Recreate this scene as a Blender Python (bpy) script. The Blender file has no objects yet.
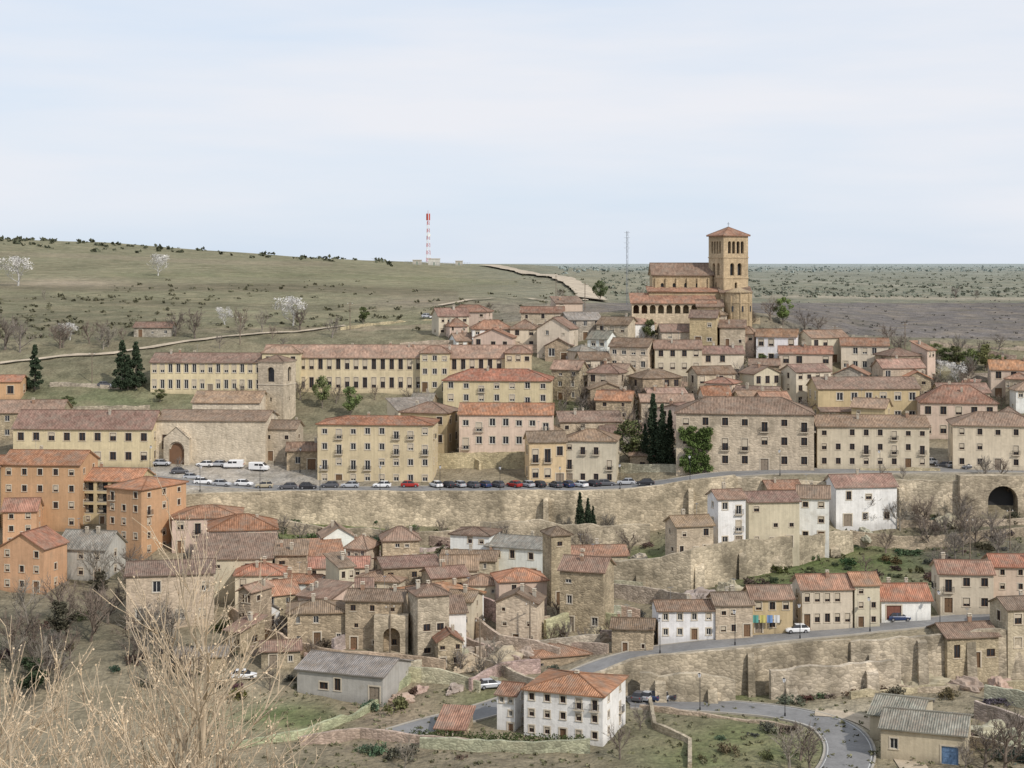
import bpy, math, random, bmesh
import numpy as np
from mathutils import Vector, noise as mnoise
rnd = random.Random(11)
F=1600.0; HV=265.0; CX=512.0; ZC=80.0
sc=bpy.context.scene
col=sc.collection
def P(u,v,Y): return Vector(((u-CX)*Y/F, Y, ZC-(v-HV)*Y/F))

# ------------------------------------------------------------------ terrain
def near(Y,z): return [(0,HV-F*z/Y,Y)]
LINES=[
 near(2,-1.7), near(8,-3.6), near(25,-11), near(60,-27), near(100,-43), near(160,-64),
 [(0,790,212)],
 [(0,740,234)],
 [(-100,700,252),(300,700,252),(440,705,250),(560,700,253),(640,692,262),(740,693,262),(950,680,268),(1024,676,270)],
 [(-100,690,254),(440,697,253),(560,685,256),(640,659,263.5),(740,652,264),(950,634,270),(1024,626,272)],
 [(-100,650,264),(300,655,266),(520,682,260),(560,678,262),(600,662,266),(700,640,270),(800,629,275),(940,613,280),(1024,606,283)],
 [(-100,600,300),(300,610,295),(500,620,290),(640,625,288),(700,608,290),(740,594,298),(940,592,300),(1024,578,302)],
 [(-100,560,325),(200,560,325),(400,570,325),(600,577,322),(660,590,314),(690,590,312),(740,578,318),(800,562,330),(850,550,342),(940,548,338),(1024,545,332)],
 [(-100,558,326),(200,558,326),(400,568,326),(600,575,323),(660,585,315),(690,552,313),(740,545,319.5),(800,540,331),(850,538,343),(940,541,341),(1024,538,335)],
 [(-100,500,349),(150,500,349),(230,515,352),(300,520,352),(450,526,352),(600,532,350),(690,522,350),(770,515,352),(830,512,352),(900,512,352),(1024,508,352)],
 [(-100,498,351),(150,496,353),(230,493,354),(620,491,354),(690,482,354),(770,474,356),(900,478,356),(1024,484,354)],
 [(-100,480,365),(180,478,366),(230,486,366),(620,486,366),(700,474,364),(770,468,366),(1024,470,366)],
 [(-100,462,385),(120,466,382),(320,470,380),(620,462,384),(700,465,372),(1024,462,374)],
 [(0,440,402),(600,435,402),(1024,430,402)],
 [(0,395,430)],
 [(0,365,447)],
 [(-100,345,470),(400,340,465),(620,330,464),(760,335,464),(1024,345,465)],
 [(-100,325,500),(500,322,490),(620,315,470),(760,316,470),(860,330,490),(1024,335,490)],
 [(-100,300,600),(300,305,580),(500,300,540),(620,309,500),(760,311,500),(900,318,560),(1024,320,560)],
 [(-100,268,850),(200,270,850),(460,285,800),(560,290,700),(620,302,650),(760,302,650),(1024,301,700)],
 [(-2000,225,1150),(-100,234,1150),(0,238,1150),(100,243,1150),(200,250,1150),(300,256,1150),(400,261,1150),(470,264,1150),(560,268,1150),(620,273,1150),(760,280,1100),(1024,284,1100)],
 [(0,262,1600),(460,268,1600),(620,272,1600),(1024,274,1600)],
 [(0,266,3000),(500,267.5,3000)],
 [(0,264.3,9000)],
 [(0,263.8,15000)],
]
LA=[(np.array([p[0] for p in L],float),np.array([p[1] for p in L],float),np.array([p[2] for p in L],float)) for L in LINES]
def prof(u):
    ys=[];zs=[];vs=[]
    for a,b,c in LA:
        y=float(np.interp(u,a,c)); v=float(np.interp(u,a,b))
        ys.append(y);vs.append(v);zs.append(-(v-HV)*y/F)
    return ys,vs,zs
def inv(u,v):
    ys,vs,zs=prof(u); s=(v-HV)/F
    for k in range(6,len(ys)-1):
        if vs[k]>=v>=vs[k+1]:
            dy=ys[k+1]-ys[k]; dz=zs[k+1]-zs[k]
            t=(-s*ys[k]-zs[k])/(dz+s*dy) if abs(dz+s*dy)>1e-9 else 0
            return ys[k]+t*dy
    return ys[6] if v>700 else ys[-2]
def hnoise(X,Y):
    a=0.22*(np.sin(X*.31+Y*.11)*np.sin(Y*.27+1)+.6*np.sin(X*.83+1+Y*.2)*np.sin(Y*.77+2))
    b=1.1*np.sin(X*.021+1)*np.sin(Y*.017)+.5*np.sin(X*.06+Y*.03)*np.sin(Y*.045+2)
    w=np.clip((Y-500)/300,0,1)*np.clip((2500-Y)/1000,0,1)
    return a*np.clip(Y/60,0,1)*(1-w)+b*w
def gbase(X,Y):
    X=np.asarray(X,float);Y=np.asarray(Y,float)
    U=CX+F*X/Y
    z=np.zeros_like(X)
    yk=[np.interp(U,a,c) for a,b,c in LA]; zk=[-(np.interp(U,a,b)-HV)*y/F for (a,b,c),y in zip(LA,yk)]
    z[:]=zk[-1]
    m=Y<=yk[0]; z[m]=zk[0][m]
    for k in range(len(LA)-1):
        m=(Y>yk[k])&(Y<=yk[k+1])
        t=(Y-yk[k])/(yk[k+1]-yk[k]); zz=zk[k]+t*(zk[k+1]-zk[k]); z[m]=zz[m]
    return z+hnoise(X,Y)+ZC
RS=np.zeros((0,4))
def gz(X,Y):
    X=np.atleast_1d(np.asarray(X,float));Y=np.atleast_1d(np.asarray(Y,float))
    z=gbase(X,Y)
    if len(RS)==0: return z
    idx=np.where((Y>195)&(Y<400))[0]
    for s in range(0,len(idx),4000):
        ii=idx[s:s+4000]
        d=np.hypot(X[ii][:,None]-RS[:,0][None],Y[ii][:,None]-RS[:,1][None])-RS[:,3][None]
        j=d.argmin(1); dm=d[np.arange(len(ii)),j]; zr=RS[j,2]-0.15
        w=np.clip((5.5-dm)/4.0,0,1); z[ii]=z[ii]*(1-w)+zr*w
    return z
def roadd(X,Y):
    d=np.hypot(X-RS[:,0],Y-RS[:,1])-RS[:,3]; return float(d.min())
def surf(X,Y):
    if len(RS):
        d=np.hypot(X-RS[:,0],Y-RS[:,1])-RS[:,3]; j=int(d.argmin())
        if d[j]<0: return float(RS[j,2])
    return float(gz(X,Y)[0])
def G(u,v):
    Y=inv(u,v); X=(u-CX)*Y/F
    return Vector((X,Y,surf(X,Y)))

# ------------------------------------------------------------------ materials
def new_mat(name):
    m=bpy.data.materials.new(name); m.use_nodes=True
    nt=m.node_tree; b=nt.nodes['Principled BSDF']
    return m,nt,b
def N(nt,t,**k):
    n=nt.nodes.new(t)
    for a,v in k.items(): setattr(n,a,v)
    return n
def coord(nt,kind='Object'):
    return N(nt,'ShaderNodeTexCoord').outputs[kind]
def noise_fac(nt,vec,scale,lo,hi,detail=3,stretch=None,a=.3,b=.7):
    if stretch:
        mp=N(nt,'ShaderNodeMapping'); mp.inputs['Scale'].default_value=stretch; nt.links.new(vec,mp.inputs[0]); vec=mp.outputs[0]
    n=N(nt,'ShaderNodeTexNoise'); n.inputs['Scale'].default_value=scale; n.inputs['Detail'].default_value=detail
    nt.links.new(vec,n.inputs['Vector'])
    r=N(nt,'ShaderNodeMapRange'); r.inputs[1].default_value=a;r.inputs[2].default_value=b;r.inputs[3].default_value=lo;r.inputs[4].default_value=hi
    nt.links.new(n.outputs['Fac'],r.inputs[0]); return r.outputs[0]
def scalec(nt,c,f):
    v=N(nt,'ShaderNodeVectorMath',operation='SCALE'); nt.links.new(c,v.inputs[0]); nt.links.new(f,v.inputs[3]); return v.outputs[0]
def mixc(nt,f,a,b):
    m=N(nt,'ShaderNodeMix',data_type='RGBA'); m.clamp_factor=True
    if isinstance(f,float): m.inputs[0].default_value=f
    else: nt.links.new(f,m.inputs[0])
    for i,x in ((6,a),(7,b)):
        if isinstance(x,tuple): m.inputs[i].default_value=x+(1,)
        else: nt.links.new(x,m.inputs[i])
    return m.outputs[2]
def rgb(nt,c):
    n=N(nt,'ShaderNodeRGB'); n.outputs[0].default_value=c+(1,); return n.outputs[0]
def rgbv(nt,x):
    n=N(nt,'ShaderNodeValue'); n.outputs[0].default_value=x; return n.outputs[0]
def bump(nt,b,h,strength,dist):
    bp=N(nt,'ShaderNodeBump'); bp.inputs['Strength'].default_value=strength; bp.inputs['Distance'].default_value=dist
    nt.links.new(h,bp.inputs['Height']); nt.links.new(bp.outputs[0],b.inputs['Normal'])
def simple(name,c=None,rough=.85,vars=((.5,.9,1.1),),metal=0,bmp=None,spec=.3,kind='Object'):
    m,nt,b=new_mat(name)
    cc=rgb(nt,c) if c else N(nt,'ShaderNodeObjectInfo').outputs['Color']
    v=coord(nt,kind)
    for s in vars: cc=scalec(nt,cc,noise_fac(nt,v,s[0],s[1],s[2],stretch=s[3] if len(s)>3 else None))
    nt.links.new(cc,b.inputs['Base Color']); b.inputs['Roughness'].default_value=rough; b.inputs['Metallic'].default_value=metal
    b.inputs['Specular IOR Level'].default_value=spec
    if bmp: bump(nt,b,noise_fac(nt,v,bmp[0],0,1),bmp[1],bmp[2])
    return m
def shifted(nt,v):
    oi=N(nt,'ShaderNodeObjectInfo')
    ad=N(nt,'ShaderNodeVectorMath',operation='ADD'); cb=N(nt,'ShaderNodeCombineXYZ'); mu=N(nt,'ShaderNodeMath',operation='MULTIPLY'); mu.inputs[1].default_value=93
    nt.links.new(oi.outputs['Random'],mu.inputs[0]); nt.links.new(mu.outputs[0],cb.inputs[0]); nt.links.new(mu.outputs[0],cb.inputs[1]); nt.links.new(v,ad.inputs[0]); nt.links.new(cb.outputs[0],ad.inputs[1])
    return ad.outputs[0],oi.outputs['Color']
M={}
def plaster():
    m,nt,b=new_mat('plaster'); v=coord(nt); w,c=shifted(nt,v)
    c=scalec(nt,c,noise_fac(nt,w,.25,.88,1.06)); c=scalec(nt,c,noise_fac(nt,w,1.3,.94,1.04)); c=scalec(nt,c,noise_fac(nt,w,.8,.87,1.04,4,(3,3,.25)))
    st=noise_fac(nt,w,.6,-.9,.4,5); c=mixc(nt,st,c,scalec(nt,mixc(nt,.5,c,(.36,.30,.22)),rgbv(nt,.9)))
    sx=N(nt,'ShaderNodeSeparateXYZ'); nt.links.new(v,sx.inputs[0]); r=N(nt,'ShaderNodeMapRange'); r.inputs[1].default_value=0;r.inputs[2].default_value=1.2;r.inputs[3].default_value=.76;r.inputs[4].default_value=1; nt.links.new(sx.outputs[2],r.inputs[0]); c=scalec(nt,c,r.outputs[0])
    nt.links.new(c,b.inputs['Base Color']); b.inputs['Roughness'].default_value=.92; b.inputs['Specular IOR Level'].default_value=.15
    bump(nt,b,noise_fac(nt,v,3,0,1),.3,.05)
    return m
M['plaster']=plaster()
def stone(name,vs,jit,mort,big=1.0):
    m,nt,b=new_mat(name); v0=coord(nt); v,c=shifted(nt,v0)
    mp=N(nt,'ShaderNodeMapping'); mp.inputs['Scale'].default_value=(1,1,1.7); nt.links.new(v,mp.inputs[0])
    vo=N(nt,'ShaderNodeTexVoronoi'); vo.inputs['Scale'].default_value=vs; nt.links.new(mp.outputs[0],vo.inputs['Vector'])
    bw=N(nt,'ShaderNodeRGBToBW'); nt.links.new(vo.outputs['Color'],bw.inputs[0])
    r=N(nt,'ShaderNodeMapRange'); r.inputs[3].default_value=1-jit; r.inputs[4].default_value=1+jit; nt.links.new(bw.outputs[0],r.inputs[0])
    ve=N(nt,'ShaderNodeTexVoronoi',feature='DISTANCE_TO_EDGE'); ve.inputs['Scale'].default_value=vs; nt.links.new(mp.outputs[0],ve.inputs['Vector'])
    e=N(nt,'ShaderNodeMapRange'); e.inputs[1].default_value=0;e.inputs[2].default_value=.09;e.inputs[3].default_value=mort;e.inputs[4].default_value=1; nt.links.new(ve.outputs['Distance'],e.inputs[0])
    c=scalec(nt,c,r.outputs[0]); c=scalec(nt,c,e.outputs[0]); c=scalec(nt,c,noise_fac(nt,v,.12,1-.26*big,1+.18*big)); c=scalec(nt,c,noise_fac(nt,v,.9,.84,1.13,5,(2,2,.5)))
    g=noise_fac(nt,v,.3,-.4,.55*big,5)
    c=mixc(nt,g,c,scalec(nt,mixc(nt,.4,c,(.45,.38,.27)),rgbv(nt,1.12)))
    g=noise_fac(nt,v,.22,-.9,.8*big,6)
    c=mixc(nt,g,c,scalec(nt,mixc(nt,.35,c,(.15,.13,.09)),rgbv(nt,.75)))
    nt.links.new(c,b.inputs['Base Color']); b.inputs['Roughness'].default_value=.95; b.inputs['Specular IOR Level'].default_value=.12
    bump(nt,b,ve.outputs['Distance'],.6,.22)
    return m
M['rubble']=stone('rubble_stone',1.5,.32,.72)
M['rough']=stone('rough_retaining_stone',1.1,.36,.7,1.5)
M['ashlar']=stone('ashlar_stone',1.0,.14,.88,.7)
def rooft():
    m,nt,b=new_mat('clay_roof_tile'); uv=N(nt,'ShaderNodeTexCoord').outputs['UV']; v,c=shifted(nt,coord(nt))
    w=N(nt,'ShaderNodeTexWave',wave_type='BANDS',bands_direction='X'); w.inputs['Scale'].default_value=.9; w.inputs['Distortion'].default_value=.6; nt.links.new(uv,w.inputs['Vector'])
    r=N(nt,'ShaderNodeMapRange'); r.inputs[3].default_value=.62;r.inputs[4].default_value=1.14; nt.links.new(w.outputs['Fac'],r.inputs[0])
    c=scalec(nt,c,r.outputs[0])
    c=scalec(nt,c,noise_fac(nt,uv,1.1,.64,1.36,4,(1.6,.5,1)))
    c=scalec(nt,c,noise_fac(nt,v,.22,.72,1.2))
    c=mixc(nt,noise_fac(nt,v,.5,-.35,.6,5),c,(.235,.195,.155))
    c=mixc(nt,noise_fac(nt,uv,2.6,-.5,.5,2,(1.2,.6,1)),c,scalec(nt,mixc(nt,.4,c,(.42,.29,.21)),rgbv(nt,1.2)))
    nt.links.new(c,b.inputs['Base Color']); b.inputs['Roughness'].default_value=.95; b.inputs['Specular IOR Level'].default_value=.1
    bump(nt,b,w.outputs['Fac'],.7,.12)
    return m
M['roof']=rooft()
M['glass']=simple('window_glass',(.03,.031,.035),.25,vars=((.6,.7,1.6),),spec=.35)
M['frame_brown']=simple('brown_wood_frame',(.11,.06,.035),.6)
M['frame_white']=simple('white_painted_frame',(.65,.63,.58),.6)
M['surround']=simple('stone_window_surround',(.54,.47,.37),.9)
M['blind']=simple('roller_blind',(.50,.43,.33),.8)
M['door_shade_brown']=simple('brown_door_and_porch_shade',(.17,.095,.055),.7)
M['iron']=simple('black_iron_and_arch_shade',(.03,.03,.032),.6)
M['door_wood']=simple('wooden_door',None,.7,vars=((2,.8,1.15,(4,4,.3)),))
M['paint']=simple('car_paint',None,.28,vars=((.4,.95,1.05),),spec=.5)
M['rubber']=simple('tyre_rubber',(.02,.02,.02),.8)
M['hub']=simple('wheel_metal',(.4,.4,.42),.35,metal=.6)
M['lampw']=simple('headlight_glass',(.7,.7,.72),.15)
M['lampr']=simple('tail_light_red',(.35,.02,.015),.3)
M['bark']=simple('tree_bark',None,.95,vars=((2,.7,1.25),))
M['asphalt']=simple('asphalt',(.20,.195,.19),.9,vars=((.15,.85,1.15),(2.,.93,1.07),(.5,.9,1.08)),bmp=(20,.2,.02))
M['kerb']=simple('kerb_stone',(.36,.33,.28),.9)
M['lane']=simple('white_road_paint',(.55,.55,.53),.8,vars=((1.5,.7,1.05),))
M['dirt']=simple('pale_dirt',(.45,.375,.28),1,vars=((.1,.8,1.12),(.3,.8,1.15),(2,.9,1.1)),bmp=(4,.3,.1))
M['red']=simple('red_mast_paint',(.50,.07,.04),.6)
M['white']=simple('white_mast_paint',(.8,.8,.78),.6)
M['metal']=simple('galvanised_metal',(.30,.31,.32),.5,metal=.3)
M['cloth']=simple('cloth',None,.9)
def leafm():
    m,nt,b=new_mat('foliage'); v=coord(nt); c=N(nt,'ShaderNodeObjectInfo').outputs['Color']
    c=scalec(nt,c,noise_fac(nt,v,.9,.5,1.5,2)); c=scalec(nt,c,noise_fac(nt,v,6,.75,1.3,1))
    nt.links.new(c,b.inputs['Base Color']); b.inputs['Roughness'].default_value=.9; b.inputs['Specular IOR Level'].default_value=.1
    return m
M['leaf']=leafm()
def terrm():
    m,nt,b=new_mat('hillside_ground'); v=coord(nt)
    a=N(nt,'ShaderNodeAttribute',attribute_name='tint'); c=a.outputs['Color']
    c=scalec(nt,c,noise_fac(nt,v,.02,.84,1.14,4,(1,.5,1))); c=scalec(nt,c,noise_fac(nt,v,.3,.74,1.24,6)); c=scalec(nt,c,noise_fac(nt,v,1.7,.76,1.22,4))
    f=noise_fac(nt,v,.10,-.45,.8,6)
    c=mixc(nt,f,c,scalec(nt,mixc(nt,.35,c,(.34,.27,.18)),rgbv(nt,1.1)))
    f=noise_fac(nt,v,.05,-.6,.7,7,(1,2.2,1)); c=mixc(nt,f,c,scalec(nt,mixc(nt,.4,c,(.10,.10,.055)),rgbv(nt,.86)))
    nt.links.new(c,b.inputs['Base Color']); b.inputs['Roughness'].default_value=1; b.inputs['Specular IOR Level'].default_value=.05
    bump(nt,b,noise_fac(nt,v,.9,0,1,6),.7,.5)
    return m
M['terrain']=terrm()

# ------------------------------------------------------------------ mesh builder
class MB:
    def __init__(s): s.v=[];s.f=[];s.m=[];s.mats=[];s.uv={}
    def mi(s,k):
        if k not in s.mats: s.mats.append(k)
        return s.mats.index(k)
    def face(s,pts,mat,uv=None):
        i=len(s.v); s.v.extend([tuple(p) for p in pts]); s.f.append(tuple(range(i,i+len(pts)))); s.m.append(s.mi(mat))
        if uv: s.uv[len(s.f)-1]=uv
    def box(s,x0,y0,z0,x1,y1,z1,mat):
        c=[(x0,y0,z0),(x1,y0,z0),(x1,y1,z0),(x0,y1,z0),(x0,y0,z1),(x1,y0,z1),(x1,y1,z1),(x0,y1,z1)]
        s.hexa(c,mat)
    def hexa(s,c,mat):
        i=len(s.v); s.v.extend([tuple(p) for p in c]); k=s.mi(mat)
        for f in ((3,2,1,0),(4,5,6,7),(0,1,5,4),(1,2,6,5),(2,3,7,6),(3,0,4,7)):
            s.f.append(tuple(i+a for a in f)); s.m.append(k)
    def tube(s,p,q,r0,r1,mat,n=4):
        p=Vector(p);q=Vector(q); d=(q-p)
        if d.length<1e-6: return
        d.normalize(); a=d.orthogonal().normalized(); b=d.cross(a)
        i=len(s.v); k=s.mi(mat)
        for (c,r) in ((p,r0),(q,r1)):
            for j in range(n):
                t=2*math.pi*j/n; s.v.append(tuple(c+a*(r*math.cos(t))+b*(r*math.sin(t))))
        for j in range(n):
            s.f.append((i+j,i+(j+1)%n,i+n+(j+1)%n,i+n+j)); s.m.append(k)
        if n>4:
            s.f.append(tuple(i+j for j in reversed(range(n)))); s.m.append(k)
            s.f.append(tuple(i+n+j for j in range(n))); s.m.append(k)
    def mesh(s,name):
        me=bpy.data.meshes.new(name); me.from_pydata(s.v,[],s.f)
        for k in s.mats: me.materials.append(M[k])
        me.polygons.foreach_set('material_index',s.m)
        if s.uv:
            L=me.uv_layers.new(name='UVMap')
            for fi,uv in s.uv.items():
                ls=me.polygons[fi].loop_start
                for j,c in enumerate(uv): L.data[ls+j].uv=c
        me.update(); return me
def obj(name,me,parent=None,loc=(0,0,0),rz=0,color=None,label=None,cat=None,group=None,kind=None,scale=None):
    o=bpy.data.objects.new(name,me); col.objects.link(o); o.location=loc; o.rotation_euler=(0,0,rz)
    if parent: o.parent=parent
    if color: o.color=tuple(color)+(1,)
    if label: o['label']=' '.join(label.split()[:12])
    if cat: o['category']=cat
    if group: o['group']=group
    if kind: o['kind']=kind
    if scale: o.scale=scale if not isinstance(scale,(int,float)) else (scale,)*3
    return o

# ------------------------------------------------------------------ roads
def polyres(pts,step):
    n=len(pts); dense=[]
    for i in range(n-1):
        p0=pts[max(i-1,0)];p1=pts[i];p2=pts[i+1];p3=pts[min(i+2,n-1)]
        for k in range(24):
            t=k/24; dense.append(.5*((2*p1)+(p2-p0)*t+(2*p0-5*p1+4*p2-p3)*t*t+(3*p1-p0-3*p2+p3)*t**3))
    dense.append(pts[-1])
    last=dense[0]; out=[last]
    for p in dense:
        if (p-last).length>=step: out.append(p); last=p
    return out
roads=[]
def defroad(name,uv,hw,smooth=6):
    global RS
    pts=[P(u,v,inv(u,v)) for u,v in uv]
    s=polyres(pts,1.5)
    zs=np.array([float(gbase(np.array([p.x]),np.array([p.y]))[0]) for p in s])
    k=smooth; pad=np.concatenate([np.full(k,zs[0]),zs,np.full(k,zs[-1])]); zz=np.convolve(pad,np.ones(2*k+1)/(2*k+1),'valid')
    for p,z in zip(s,zz): p.z=z
    roads.append((name,s,hw))
    RS=np.vstack([RS,np.array([[p.x,p.y,p.z,hw] for p in s])])
defroad('upper',[(60,474),(120,476),(180,481),(240,487),(320,489),(450,489),(620,488),(680,480),(740,473),(830,471),(930,470),(1060,470)],4.3)
defroad('lower',[(400,735),(440,722),(480,712),(520,700),(560,686),(590,672),(620,661),(660,650),(720,643),(800,635),(900,625),(960,619),(1060,610)],3.0)
defroad('valley',[(630,702),(680,704),(730,707),(785,713),(828,724),(848,742),(846,765),(825,785),(790,800)],3.4)
defroad('lane',[(815,713),(850,716),(880,728),(900,748),(925,785)],2.0)
defroad('parking',[(626,700),(704,697)],3.2)

ys=[2,3.5,6]+list(np.arange(9,60,4))+list(np.arange(60,200,6))+list(np.arange(200,400,1.15))+list(np.arange(400,520,1.8))+list(np.arange(520,700,6))+list(np.arange(700,1300,12))
y=1300
while y<15000: ys.append(y); y*=1.05
us=list(np.arange(-3000,-100,100))+list(np.arange(-100,1124,5.5))+list(np.arange(1150,4000,100))
YY,UU=np.meshgrid(np.array(ys,float),np.array(us,float),indexing='ij')
XX=(UU-CX)*YY/F
ZZ=gz(XX.ravel(),YY.ravel())
ny,nu=YY.shape
verts=np.stack([XX.ravel(),YY.ravel(),ZZ],1)
me=bpy.data.meshes.new('hillside_terrain')
faces=[(i*nu+j,i*nu+j+1,(i+1)*nu+j+1,(i+1)*nu+j) for i in range(ny-1) for j in range(nu-1)]
me.from_pydata(verts.tolist(),[],faces); me.polygons.foreach_set('use_smooth',[True]*len(faces))
U=UU.ravel();Y=YY.ravel();V=HV+F*(ZC-ZZ)/Y
C=np.zeros((len(U),3))
def setc(mask,c): C[mask]=c
C[:]=(.235,.20,.14)
setc(Y<205,(.15,.14,.08))
setc((Y>=405)&(Y<480),(.175,.16,.105))
tl=np.clip((560-U)/120,0,1)[:,None]
Lh=np.array([.205,.193,.122]); Rd=np.array([.158,.142,.132]); Rg=np.array([.20,.20,.15])
m=(Y>=488)
rr=np.where((V<303)[:,None],Rg,Rd)
C[m]=(tl*Lh+(1-tl)*rr)[m]
m2=(U>780)&(Y>474)&(V>303); C[m2]=Rd
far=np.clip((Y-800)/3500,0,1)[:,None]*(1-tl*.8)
C=C*(1-far)+np.array([.305,.345,.335])*far  # distance haze painted into the ground colour, bluer and paler with depth
band=np.clip(1-np.abs(V-296.5-(U-800)*.012)/2.6,0,1)*((U>690)&(Y>520)&(Y<1400)); band=band[:,None]*.8; C=C*(1-band)+np.array([.40,.35,.27])*band
for (vc,wd,u0,u1,cc,s) in ((272,1.0,640,2000,(.36,.34,.28),.4),(281,1.5,700,2000,(.24,.235,.19),.5),(262,3,-100,330,(.235,.20,.14),.6),(290,5,-100,460,(.145,.128,.085),.8),(277,3,100,520,(.18,.18,.105),.6),(306,4,-100,380,(.155,.142,.093),.7)):
    b_=np.clip(1-np.abs(V-vc-(U-300)*.02-2*np.sin(U*.013+vc))/wd,0,1)*((U>u0)&(U<u1)&(Y>500)&(Y<2500))
    b_=(np.clip(b_*2,0,1)*s)[:,None]; C=C*(1-b_)+np.array(cc)*b_
patches=[(335,535,70,20,(.125,.15,.06),1),(290,518,40,10,(.13,.145,.06),.9),(830,562,120,20,(.095,.12,.045),1),(780,575,60,14,(.09,.115,.045),1),
 (650,568,35,18,(.11,.14,.05),.9),(760,740,90,28,(.165,.175,.085),.9),(730,694,40,7,(.11,.15,.05),.8),(300,718,60,14,(.125,.15,.065),.9),(390,715,50,30,(.26,.21,.15),.9),
 (800,670,160,18,(.33,.275,.20),.9),(620,720,70,20,(.18,.17,.11),.6),(860,720,60,16,(.38,.33,.25),.7),(100,400,90,8,(.155,.17,.09),.7),(60,330,160,18,(.15,.14,.092),.8),
 (430,303,60,6,(.27,.23,.17),.7),(540,310,40,8,(.29,.245,.18),.6),(70,283,60,4,(.33,.275,.20),.7),(580,285,60,12,(.26,.235,.165),.5),(220,478,110,14,(.36,.33,.29),1),(900,465,120,7,(.36,.33,.28),.9),
 (600,410,60,30,(.11,.115,.065),.9),(900,600,70,16,(.14,.15,.08),.8),(80,560,60,30,(.12,.11,.075),.8),(40,640,120,30,(.125,.115,.08),.8),(580,650,60,14,(.27,.23,.17),.8),(500,700,50,18,(.15,.15,.08),.8),(960,545,60,24,(.11,.105,.075),.9),(120,390,110,12,(.16,.165,.095),.6),(870,325,120,14,(.15,.135,.125),.6),(700,760,60,20,(.15,.165,.08),.7),(500,650,40,20,(.30,.25,.18),.8),(470,545,80,8,(.26,.22,.15),.6),(540,538,120,8,(.16,.16,.09),.6)]
vis=(Y>205)
for (pu,pv,ru,rv,c,s) in patches:
    w=np.exp(-(((U-pu)/ru)**2+((V-pv)/rv)**2)*.9)*s*vis
    w=np.clip(w*1.4,0,1)[:,None]; C=C*(1-w)+np.array(c)*w
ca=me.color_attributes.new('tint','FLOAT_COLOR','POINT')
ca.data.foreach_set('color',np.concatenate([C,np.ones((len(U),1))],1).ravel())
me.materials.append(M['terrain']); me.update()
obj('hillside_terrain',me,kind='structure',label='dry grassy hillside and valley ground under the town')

def strip(name,s,o0,o1,dz,mat,label,dash=None,drop=0,follow=False):
    mb=MB(); prev=None
    n=len(s)
    for i,p in enumerate(s):
        t=(s[min(i+1,n-1)]-s[max(i-1,0)]); t.z=0; t.normalize(); nn=Vector((-t.y,t.x,0))
        j0=rnd.uniform(-.25,.25)*abs(o1-o0)*.3 if follow else 0
        a=p+nn*(o0+j0); b=p+nn*(o1+j0); a.z+=dz; b.z+=dz
        if follow:
            a.z=surf(a.x,a.y)+dz; b.z=surf(b.x,b.y)+dz
        if prev and (not dash or (i//dash)%2==0):
            mb.face([prev[0],prev[1],b,a],mat)
            if drop:
                for (x,y2) in ((prev[0],a),(prev[1],b)):
                    mb.face([x,y2,y2-Vector((0,0,drop)),x-Vector((0,0,drop))],mat)
        prev=(a,b)
    return obj(name,mb.mesh(name),kind='structure',label=label)
for nm,s,hw in roads:
    if nm in('upper','lower','valley'):
        strip('road',s,-hw,hw,0,'asphalt','grey asphalt %s road through the town'%nm)
        for sg in (-1,1):
            strip('kerb',s,sg*hw,sg*(hw+.3),.12,'kerb','pale stone kerb along the asphalt road',drop=.4)
        if nm=='valley':
            strip('road_marking',s,hw-.4,hw-.28,.006,'lane','white edge line painted on asphalt')
            strip('road_marking',s,-hw+.28,-hw+.4,.006,'lane','white edge line painted on asphalt')
    elif nm=='lane': strip('dirt_lane',s,-hw,hw,0,'dirt','pale gravel lane beside the farm sheds')
    else: strip('parking_area',s,-hw,hw,.012,'asphalt','asphalt parking strip beside the bend')
def track(uv,hw,label,dz=.5,step=5):
    pts=[P(u,v,inv(u,v)) for u,v in uv]
    s=polyres(pts,step)
    strip('dirt_track',s,-hw,hw,dz,'dirt',label,follow=True)
track([(486,266.5),(505,268.5),(530,273),(556,280),(575,287),(588,294),(592,300)],6.0,'pale dirt track climbing over the hill',1.1,4)
track([(440,307),(480,300),(520,299),(560,302),(590,300)],1.1,'narrow pale track crossing the hill',.5,4)
track([(0,364),(60,358),(110,354),(160,347),(230,337),(300,332),(350,326)],.9,'pale dirt track below the hill slope')

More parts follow.
